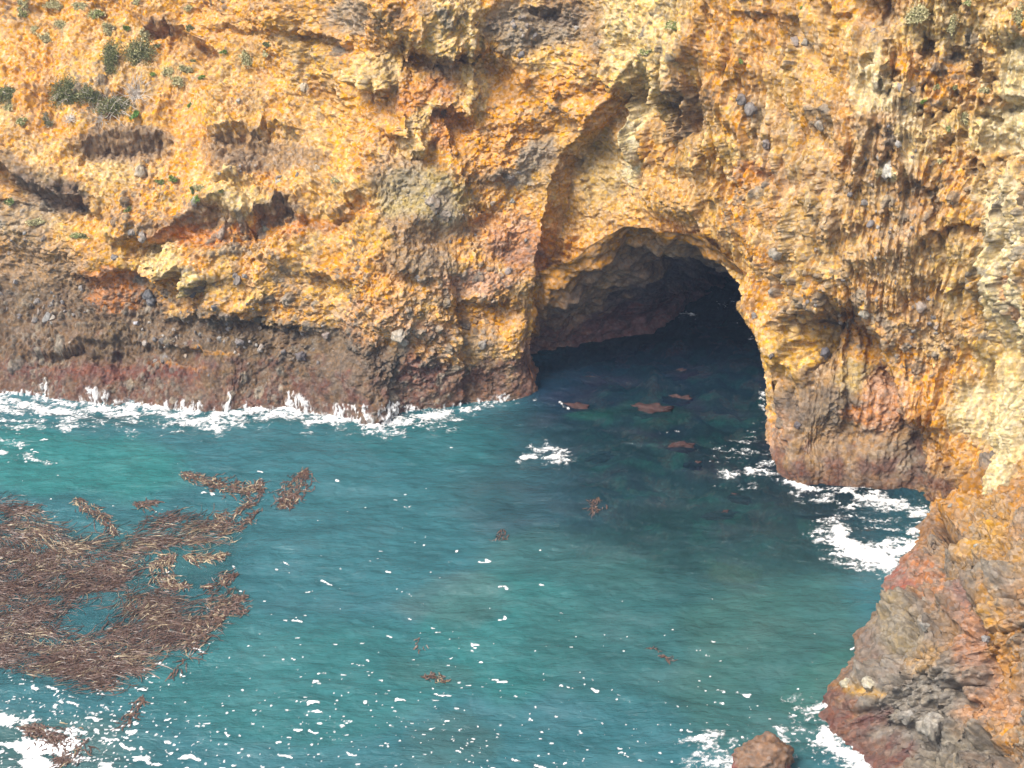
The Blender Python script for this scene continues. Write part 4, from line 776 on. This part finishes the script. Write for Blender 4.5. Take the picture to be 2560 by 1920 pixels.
j = 0; rr = random.Random(5)
ZONES = [(90,770,120,60,34,'dark angular cobble packed in the stony slope at the far left','cobbles of the far left slope'),(60,600,60,26,10,'grey cobble in the scree under the left dark hollow','cobbles under the left hollow'),(420,850,90,34,22,'dark cobble in the stony band above the maroon foot','cobbles of the stony band'),(520,830,70,26,12,'dark cobble in the stony band above the maroon foot','cobbles of the stony band'),
 (560,780,200,40,14,'small dark cobble scattered over the brown slope of the left cliff','cobbles on the brown slope'),(700,880,160,50,14,'grey cobble in the brown foot left of the fissure','cobbles left of the fissure'),(2190,560,120,190,24,'small grey cobble studding the streaked right cliff','cobbles of the right cliff'),(2080,800,70,40,14,'dark cobble clustered in the hollow of the right pillar','cobbles in the pillar hollow'),
 (1130,50,10,10,0,'',''),(1330,60,100,50,16,'grey cobble in the dark rock at the very top of the cliff','cobbles at the cliff top'),(1180,560,120,60,10,'small grey cobble on the ochre rock left of the arris','cobbles on the ochre rock'),(560,420,160,26,10,'grey cobble along the brown band above the lower ledge','cobbles of the brown band'),(2300,820,70,70,10,'dark cobble low on the right cliff below the large pinkish stone','cobbles low on the right cliff')]
for cx, cy, rx, ry, n, lab, grp in ZONES:
    for _ in range(n):
        cobble_copy(rr.gauss(cx, rx*.6), rr.gauss(cy, ry*.6), rr.choice([4, 5, 5, 6, 7, 8, 10]), lab, grp, j); j += 1

# ------------------------------------------------------------ plants on the cliff
def leaf_cloud(n, rx, ry, rz, size, cols, seed):
    rs = np.random.default_rng(seed)
    cl = rs.normal(size=(max(4, n//60), 3)); cl /= np.linalg.norm(cl, axis=1, keepdims=True); cl *= rs.uniform(.3, 1, (len(cl), 1))
    c = cl[rs.integers(0, len(cl), n)]+rs.normal(size=(n, 3))*.2
    c *= np.array([rx, ry, rz]); c[:, 2] = np.abs(c[:, 2])*.9
    a = rs.normal(size=(n, 3)); a /= np.linalg.norm(a, axis=1, keepdims=True); b_ = np.cross(a, rs.normal(size=(n, 3))); b_ /= np.linalg.norm(b_, axis=1, keepdims=True)
    s = size*rs.uniform(.6, 1.4, (n, 1))
    V = np.stack([c-a*s, c+b_*s*.45, c+a*s, c-b_*s*.45], 1).reshape(-1, 3)
    Fq = np.arange(4*n).reshape(n, 4)
    k_ = rs.integers(0, len(cols), n); cc = np.repeat(np.array(cols)[k_]*rs.uniform(.7, 1.3, (n, 1)), 4, 0)
    return V, Fq, cc
def twigs(n, rx, ry, rz, rad, seed, col=(.42,.36,.30)):
    rs = np.random.default_rng(seed); Vs = []; Fs = []; k_ = 0
    for i in range(n):
        p = np.array([rs.normal()*rx*.25, rs.normal()*ry*.25, 0.0]); d = rs.normal(size=3); d[2] = abs(d[2])*.7; d /= np.linalg.norm(d); L = max(rx, ry)*rs.uniform(.6, 1.2); segs = 5
        for q in range(segs+1):
            e1 = np.cross(d, (0, 0, 1.0)); e1 /= np.linalg.norm(e1)+1e-6; e2 = np.cross(d, e1); r_ = rad*(1-q/segs*.8)
            for t in range(3): Vs.append(p+r_*(math.cos(t*2.094)*e1+math.sin(t*2.094)*e2))
            if q: Fs += [[k_+(q-1)*3+t, k_+(q-1)*3+(t+1) % 3, k_+q*3+(t+1) % 3, k_+q*3+t] for t in range(3)]
            p = p+d*L/segs; d = d+rs.normal(size=3)*.35; d /= np.linalg.norm(d)
        k_ += (segs+1)*3
    V = np.array(Vs); return V, np.array(Fs), np.tile(np.array(col), (len(V), 1))*rs.uniform(.8, 1.2, (len(V), 1))
GRN = [(.13,.135,.045), (.18,.175,.07), (.085,.10,.035), (.26,.245,.12)]; SAGE = [(.38,.34,.17), (.46,.41,.22), (.30,.29,.13), (.54,.47,.27)]; LIME = [(.20,.26,.06), (.14,.20,.05)]; DRY = [(.30,.25,.19), (.38,.32,.25)]
def shrub(px, py, rxp, ryp, cols, lab, seed, twig=10, dens=1.0, name='shrub', cat='shrub', group=None, dead=False, which=WALL):
    q_ = on_rock(px, py, which)
    if q_ is None: return
    p, n = q_; d = proj(p.x, p.y, p.z)[2]; rx = rxp*1.15*d/FPX; ry = ryp*1.15*d/FPX
    n = (n+Vector((0, -.4, .5))).normalized()
    e = bpy.data.objects.new(name, None); COL.objects.link(e); e.location = p
    zq = n.to_track_quat('Z', 'Y'); e.rotation_euler = zq.to_euler(); e.empty_display_size = .2
    # local x across the photograph, local y up the slope
    if not dead:
        V, Fq, cc = leaf_cloud(int(3600*dens*rx*ry/.6)+120, rx, ry, min(rx, ry)*.6, .050, cols, seed); new_mesh('foliage', V, Fq, cc, False, M_LEAF, e)
    if twig:
        V, Fq, cc = twigs(int(twig*1.5), rx, ry, .3, .022, seed+1, (.50,.44,.38)); new_mesh('branches', V, Fq, cc, False, M_TWIG, e)
    tag(e, lab, cat, group)
G1 = 'larger shrubs on the upper left slope'
shrub(278, 150, 27, 38, GRN, 'dark green bushy shrub, left of the upper pair on the slope', 701, 4, group=G1)
shrub(342, 132, 38, 36, GRN+[SAGE[0]], 'grey green bushy shrub, right of the upper pair on the slope', 702, 4, group=G1)
shrub(344, 225, 20, 46, DRY, 'dead grey brown shrub hanging down between the two rows of bushes', 703, 70, group=G1, dead=True)
shrub(163, 240, 40, 36, GRN, 'dark shrub with bare silver branches, left of the lower row', 704, 34, group=G1)
shrub(222, 236, 24, 24, GRN, 'small shrub of silver branches and dark leaves in the middle of the lower row', 705, 26, group=G1)
shrub(290, 264, 50, 24, GRN, 'long low dark green shrub under the dead one', 706, 26, group=G1)
shrub(333, 285, 11, 14, [(.12,.24,.04), (.09,.18,.04)], 'small bright green shrub at the right end of the lower row', 707, 0, group=G1)
shrub(18, 232, 34, 22, GRN, 'dark green shrub cut by the left edge of the photo', 708, 6, group=G1)
shrub(18, 266, 22, 12, SAGE, 'pale sage shrub just under the one at the left edge', 709, 0, group=G1)
shrub(250, 298, 46, 14, DRY, 'tangle of dry grey twigs below the lower row of bushes', 710, 40, group=G1, dead=True)
shrub(172, 300, 14, 18, DRY, 'small dry brown shrub under the left silver branches', 711, 30, group=G1, dead=True)
G2 = 'small plants on the upper left slope'
PL = [(138,12,22,14,SAGE,'pale sage plant at the top left corner, broadest there'),(238,32,22,14,LIME+SAGE,'olive green plant near the top between two sage clumps'),(272,74,17,18,SAGE,'rounded pale sage plant right above the dark bush pair'),(84,70,24,14,SAGE,'grey sage plant with dry stems at the upper left'),(148,60,18,18,SAGE,'sage plant beside a pinkish stone near the top'),(120,96,22,18,SAGE,'ashen sage plant below the pinkish stone'),
 (320,72,8,7,LIME,'tiny green tuft left of the upper overhang'),(360,88,14,12,SAGE,'yellowish sage tuft beneath the upper overhang'),(398,112,9,8,GRN,'small green tuft below the upper overhang shadow'),(613,145,16,20,SAGE,'blue green plant right of the upper slope gully'),(660,138,10,9,SAGE,'small blue green plant right of the larger one'),(662,110,9,7,GRN,'small green tuft above the blue green pair'),
 (415,176,16,14,SAGE,'pale plant in the middle of the upper slope'),(468,176,20,12,SAGE,'low pale mat of leaves right of the pale plant'),(386,180,8,7,LIME,'tiny lime tuft on the upper slope'),(440,205,20,12,SAGE,'pale speckled plant lower in the upper slope'),(504,192,8,7,LIME,'tiny olive tuft right of the pale speckled plant'),(482,149,8,6,GRN,'tiny dark green tuft in the upper slope'),(556,134,9,6,LIME,'lime tuft at the end of the overhang crack'),
 (467,260,6,7,LIME,'single lime tuft on the bare tan rock'),(402,452,14,9,GRN+LIME,'round green cushion, left of a pair on the middle ledge'),(436,448,10,9,LIME,'round green cushion, right of a pair on the middle ledge'),(482,498,10,10,LIME,'yellow green tuft hanging beside a grey stone'),(476,478,9,9,LIME+GRN,'dull green tuft above the yellow green one'),(500,464,22,9,SAGE,'whitish crust like plant on the ledge lip'),
 (19,502,12,11,GRN+[(.12,.26,.05)],'vivid green cushion at the left edge in the middle of the cliff'),(316,522,8,10,LIME+GRN,'small green tuft on the bulge below the middle ledge'),(95,552,22,10,SAGE,'pale sage mat on the ledge below the left dark hollow'),(195,588,24,9,LIME+SAGE,'yellowish mat of leaves on the left slope'),(212,588,6,6,GRN,'tiny green tuft at the yellowish mat'),(558,482,8,5,GRN,'tiny green tuft by the hanging tooth of rock'),
 (835,448,10,8,SAGE,'small grey green tuft on the slope right of centre left'),(50,304,14,12,LIME+SAGE,'yellowish tuft on the left slope under the edge shrub'),(120,300,14,16,DRY+GRN,'brownish tuft left under the silver branches'),(345,10,16,8,SAGE,'small sage tuft at the very top'),(466,16,10,8,SAGE,'grey green tuft at the top above the overhang'),(200,12,20,10,SAGE,'low sage clump at the top edge'),(58,14,18,14,SAGE,'pale clump near the top left'),(60,36,14,16,LIME+SAGE,'olive clump near the top left'),(480,65,9,8,GRN,'green tuft on the overhang brow')]
for i, (px, py, a, b_, c, lab) in enumerate(PL): shrub(px, py, a, b_, c, lab, 800+i, 0, .8, 'plant', 'plant', G2)
G3 = 'plants on the upper cliff'
PR = [(1684,62,20,14,LIME+SAGE,'green patch of leaves on the pale drapery at the top'),(1612,128,14,8,LIME+SAGE,'faint green tuft under the pale drapery'),(2290,34,32,26,SAGE,'silvery plant at the top of the right cliff'),(2380,62,12,18,SAGE,'narrow sage plant right of the silvery one'),(2548,44,18,28,SAGE,'grey sage plant at the top right corner'),(2422,8,12,10,LIME+SAGE,'olive tuft at the top edge right'),(2345,218,9,9,LIME+SAGE,'olive tuft below the honeycomb holes'),(2388,222,8,8,GRN+SAGE,'small green tuft right of the olive one'),(2412,298,16,16,SAGE,'sage tuft beside the cluster of dark holes'),(2464,226,18,10,SAGE,'grey sage tuft on the white rock'),(2314,254,8,7,LIME,'tiny green tuft on the streaked rock'),(2368,325,8,8,LIME+SAGE,'tiny olive tuft between holes'),(1848,156,7,7,LIME,'tiny green tuft high above the cave'),(2355,400,12,8,SAGE,'pale tuft under the holes'),(2000,15,6,6,LIME,'tiny tuft near the top above the cave')]
for i, (px, py, a, b_, c, lab) in enumerate(PR): shrub(px, py, a, b_, c, lab, 900+i, 0, .8, 'plant', 'plant', G3)

# ------------------------------------------------------------ kelp
KB = [(.090,.050,.034), (.115,.066,.044), (.062,.036,.027), (.10,.054,.04)]; KT = [(.24,.18,.11), (.34,.27,.17), (.17,.12,.075)]
def blades(px, py, ang, L, Wd, col, zoff, seed):
    """each blade a narrow bent strip of four segments lying on the water"""
    rs = np.random.default_rng(seed); n = len(px)
    a = (px-1280)/FPX; b_ = (960-py)/FPX; t = -H/(-ST+b_*CT); x = a*t; y = (CT+b_*ST)*t
    segs = 4; Vs = []; bend = rs.normal(size=n)*.35
    th = ang.copy(); cx, cy = x.copy(), y.copy()
    for q in range(segs+1):
        wdt = Wd*(1-.8*abs(q/segs-.4)); nx, ny = -np.sin(th), np.cos(th)
        z = wave(cx, cy)+zoff+.03*np.sin(q*1.3+bend*9)
        Vs.append(np.stack([np.stack([cx+nx*wdt, cy+ny*wdt, z+.01*rs.normal(size=n)], -1), np.stack([cx-nx*wdt, cy-ny*wdt, z+.012*rs.normal(size=n)], -1)], 1))
        cx = cx+np.cos(th)*L/segs; cy = cy+np.sin(th)*L/segs; th = th+bend
    V = np.stack(Vs, 1).reshape(n, -1, 3); nv = V.shape[1]
    f0 = np.array([[2*q, 2*q+1, 2*q+3, 2*q+2] for q in range(segs)])
    Fq = (f0[None]+np.arange(n)[:, None, None]*nv).reshape(-1, 4)
    return V.reshape(-1, 3), Fq, np.repeat(col, nv, 0)
MAT = [(-80,1235),(0,1240),(60,1268),(125,1300),(180,1330),(230,1342),(300,1332),(340,1295),(400,1275),(470,1285),(520,1300),(560,1312),(600,1298),(545,1345),(575,1368),(500,1385),(430,1372),(330,1400),(320,1430),(390,1465),(440,1500),(520,1480),(600,1500),(560,1560),(500,1600),(500,1640),(420,1640),(350,1680),(300,1720),(240,1745),(150,1730),(90,1700),(0,1680),(-80,1670)]
HOLES = [((200,1548),75,30),((250,1505),60,18),((330,1475),50,16),((90,1600),50,10),((10,1440),26,12),((485,1545),22,22),((370,1395),60,12)]
rs = np.random.default_rng(77); n0 = 110000
kx = rs.uniform(-80, 620, n0); ky = rs.uniform(1230, 1760, n0)
kq, kr, kd = kx+14*pn(kx*.03, ky*.03, 1)+8*pn(kx*.11, ky*.11, 8), ky+10*pn(kx*.03, ky*.03, 2), None
sdm = poly_sd(kq, kr, MAT)
dens = sm(8, -26, sdm)*(.60+.9*fbm(kx*.012, ky*.02, 3, 611))
for (hx_, hy_), a_r, b_r in HOLES: dens *= sm(.7, 1.5, np.sqrt(((kq-hx_)/a_r)**2+((kr-hy_)/b_r)**2))
dens *= 1-.5*sm(380, 480, kx)*sm(1420, 1480, ky)
dens *= .55+.9*np.clip(fbm(kx*.02, ky*.045, 3, 613)+.35, 0, 1)
pick = rs.uniform(size=n0) < dens*.46
kx, ky = kx[pick], ky[pick]
ang = .25+.9*fbm(kx*.005, ky*.009, 2, 621)+rs.normal(size=len(kx))*.30
ang = np.where(ky < 1380, ang-.25*sm(200, 60, kx)*2, ang+.1)
tan_zone = sm(.05, .35, fbm(kx*.009, ky*.016, 4, 631)+.25*np.exp(-((ky-1390-(kx-200)*-.1)/30)**2)*sm(150, 250, kx))  # zones where tan blades are more frequent
ct = np.where((rs.uniform(size=len(kx)) < .04+.32*tan_zone)[:, None], np.array(KT)[rs.integers(0, 3, len(kx))], np.array(KB)[rs.integers(0, 4, len(kx))])
ct = ct*rs.uniform(.7, 1.25, (len(kx), 1))
zo = np.where(rs.uniform(size=len(kx)) < .4+.3*sm(-40, -5, sdm[pick]), -.07, .03)
V, Fq, cc = blades(kx, ky, ang, rs.uniform(.5, 1.5, len(kx)), rs.uniform(.008, .022, len(kx)), ct, zo, 5)
km = new_mesh('kelp_bed', V, Fq, cc, False, M_KELP); tag(km, 'large brown floating kelp bed filling the left of the bay', 'kelp', kind='stuff')
def frond(path, n, spread, lab, seed, light=.15, sub=.3, L=(.25, .6)):
    rs = np.random.default_rng(seed); seg = rs.integers(0, len(path)-1, n); t = rs.uniform(size=n); pa = np.array(path, float)
    lens = np.hypot(*np.diff(pa, axis=0).T); seg = rs.choice(len(lens), n, p=lens/lens.sum())
    p = pa[seg]*(1-t)[:, None]+pa[seg+1]*t[:, None]
    glob = (seg+t)/len(lens); taper = .35+.9*np.sin(np.clip(glob, .02, .98)*math.pi)
    p = p+rs.normal(size=(n, 2))*spread*np.array([1, .55])*taper[:, None]
    w0 = np.array([at_z(*q)[:2] for q in pa]); dr = np.diff(w0, axis=0)[seg]; ang = np.arctan2(dr[:, 1], dr[:, 0])+rs.choice([-.55, .55], n)*rs.uniform(.2, 1.3, n)
    col = np.where((rs.uniform(size=n) < light)[:, None], np.array(KT)[rs.integers(0, 3, n)], np.array(KB)[rs.integers(0, 4, n)])
    V, Fq, cc = blades(p[:, 0], p[:, 1], ang, rs.uniform(*L, n), rs.uniform(.018, .04, n), col, np.where(rs.uniform(size=n) < sub, -.06, .03), seed)
    o = V.mean(0); ob = new_mesh('kelp_frond', V-o, Fq, cc, False, M_KELP); ob.location = o
    tag(ob, lab, 'kelp', 'loose kelp fronds around the kelp bed'); return ob
frond([(455,1182),(500,1200),(560,1215),(615,1228),(650,1210)], 520, 13, 'long brown kelp frond trailing left to right above the kelp bed', 31, .25)
frond([(765,1172),(750,1205),(728,1235),(708,1262)], 420, 13, 'upright reddish kelp frond, the one furthest right of the group', 32, .12)
frond([(190,1245),(205,1268),(235,1282),(262,1305),(285,1330)], 260, 11, 'bent kelp frond rising from the bed at the upper left', 33, .25)
frond([(335,1258),(355,1262),(378,1256)], 90, 8, 'short isolated kelp scrap above the kelp bed', 34, .1)
frond([(665,1215),(640,1245),(610,1270),(590,1285)], 110, 6, 'thin slanting kelp strand between the long and the upright frond', 35, .1)
frond([(655,1270),(625,1298),(590,1320),(545,1340)], 120, 6, 'thin kelp strand reaching out from the right tip of the bed', 36, .15)
frond([(535,1282),(560,1292),(572,1310)], 110, 9, 'small curled kelp frond at the right tip of the bed', 37, .2)
frond([(440,1395),(405,1410),(395,1440),(420,1460),(455,1465)], 360, 13, 'curved golden brown kelp frond in the gap of the bed', 38, .4)
frond([(460,1398),(500,1402),(555,1396)], 190, 8, 'flat tan kelp strip right of the curved golden one', 39, .45)
frond([(590,1432),(560,1450),(525,1470)], 170, 11, 'feathery kelp frond, upper of the right hand cluster', 40, .12, .5)
frond([(620,1490),(580,1500),(540,1525),(600,1530)], 330, 20, 'loose feathery kelp tuft, right most beside the bed', 41, .12, .5)
frond([(560,1540),(500,1565),(480,1610),(470,1625)], 330, 18, 'drooping kelp frond at the lower right of the bed', 42, .2, .4)
frond([(475,1640),(455,1665),(440,1685)], 90, 9, 'faint sunken kelp wisp below the bed', 43, .05, .8)
frond([(360,1740),(335,1780),(310,1810)], 130, 9, 'sunken kelp wisp among the foam flecks at the lower left', 44, .05, .7)
frond([(1495,1245),(1485,1270),(1480,1290)], 110, 7, 'small dark kelp tuft in the shaded water below the cave', 45, .0, .55, (.15, .45))
frond([(1255,1322),(1245,1345)], 60, 8, 'faint reddish kelp tuft in the middle of the bay', 46, .0, .7, (.15, .35))
frond([(1055,1692),(1085,1690),(1110,1702)], 90, 7, 'single dark kelp scrap in the lower middle of the bay', 47, .1, .5, (.15, .35))
frond([(1600,1625),(1640,1632),(1675,1655)], 60, 5, 'thin olive kelp string in the lower right of the bay', 48, .1, .7, (.2, .4))
frond([(1050,1590),(1045,1620)], 50, 7, 'faint brown kelp scrap left of the bright green water', 49, .1, .75, (.15, .35))
frond([(60,1820),(140,1840),(180,1870),(150,1905)], 420, 22, 'dark kelp raft among the foam in the bottom left corner', 50, .05, .3)

# ------------------------------------------------------------ the sea air between the camera and the far wall
def haze_box():
    V = np.array([(x, y, z) for x in (-2600, 2600) for y in (-1600, 3100) for z in (-12, 60)], float)
    V[:, 0] = np.where(V[:, 0] < 0, -2600, 2600)
    Fq = np.array([[0, 1, 3, 2], [4, 6, 7, 5], [0, 4, 5, 1], [2, 3, 7, 6], [0, 2, 6, 4], [1, 5, 7, 3]])
    m = bpy.data.materials.new('sea_haze'); m.use_nodes = True; t = m.node_tree; t.nodes.clear()
    o_ = t.nodes.new('ShaderNodeOutputMaterial'); v = t.nodes.new('ShaderNodeVolumePrincipled')
    v.inputs['Color'].default_value = (.50, .68, 1.0, 1); v.inputs['Density'].default_value = HAZE; v.inputs['Anisotropy'].default_value = .2
    t.links.new(v.outputs[0], o_.inputs['Volume'])
    o = new_mesh('haze', V, Fq, None, False, m); tag(o, kind='stuff'); return o
HAZE = 0.0006
haze_box()
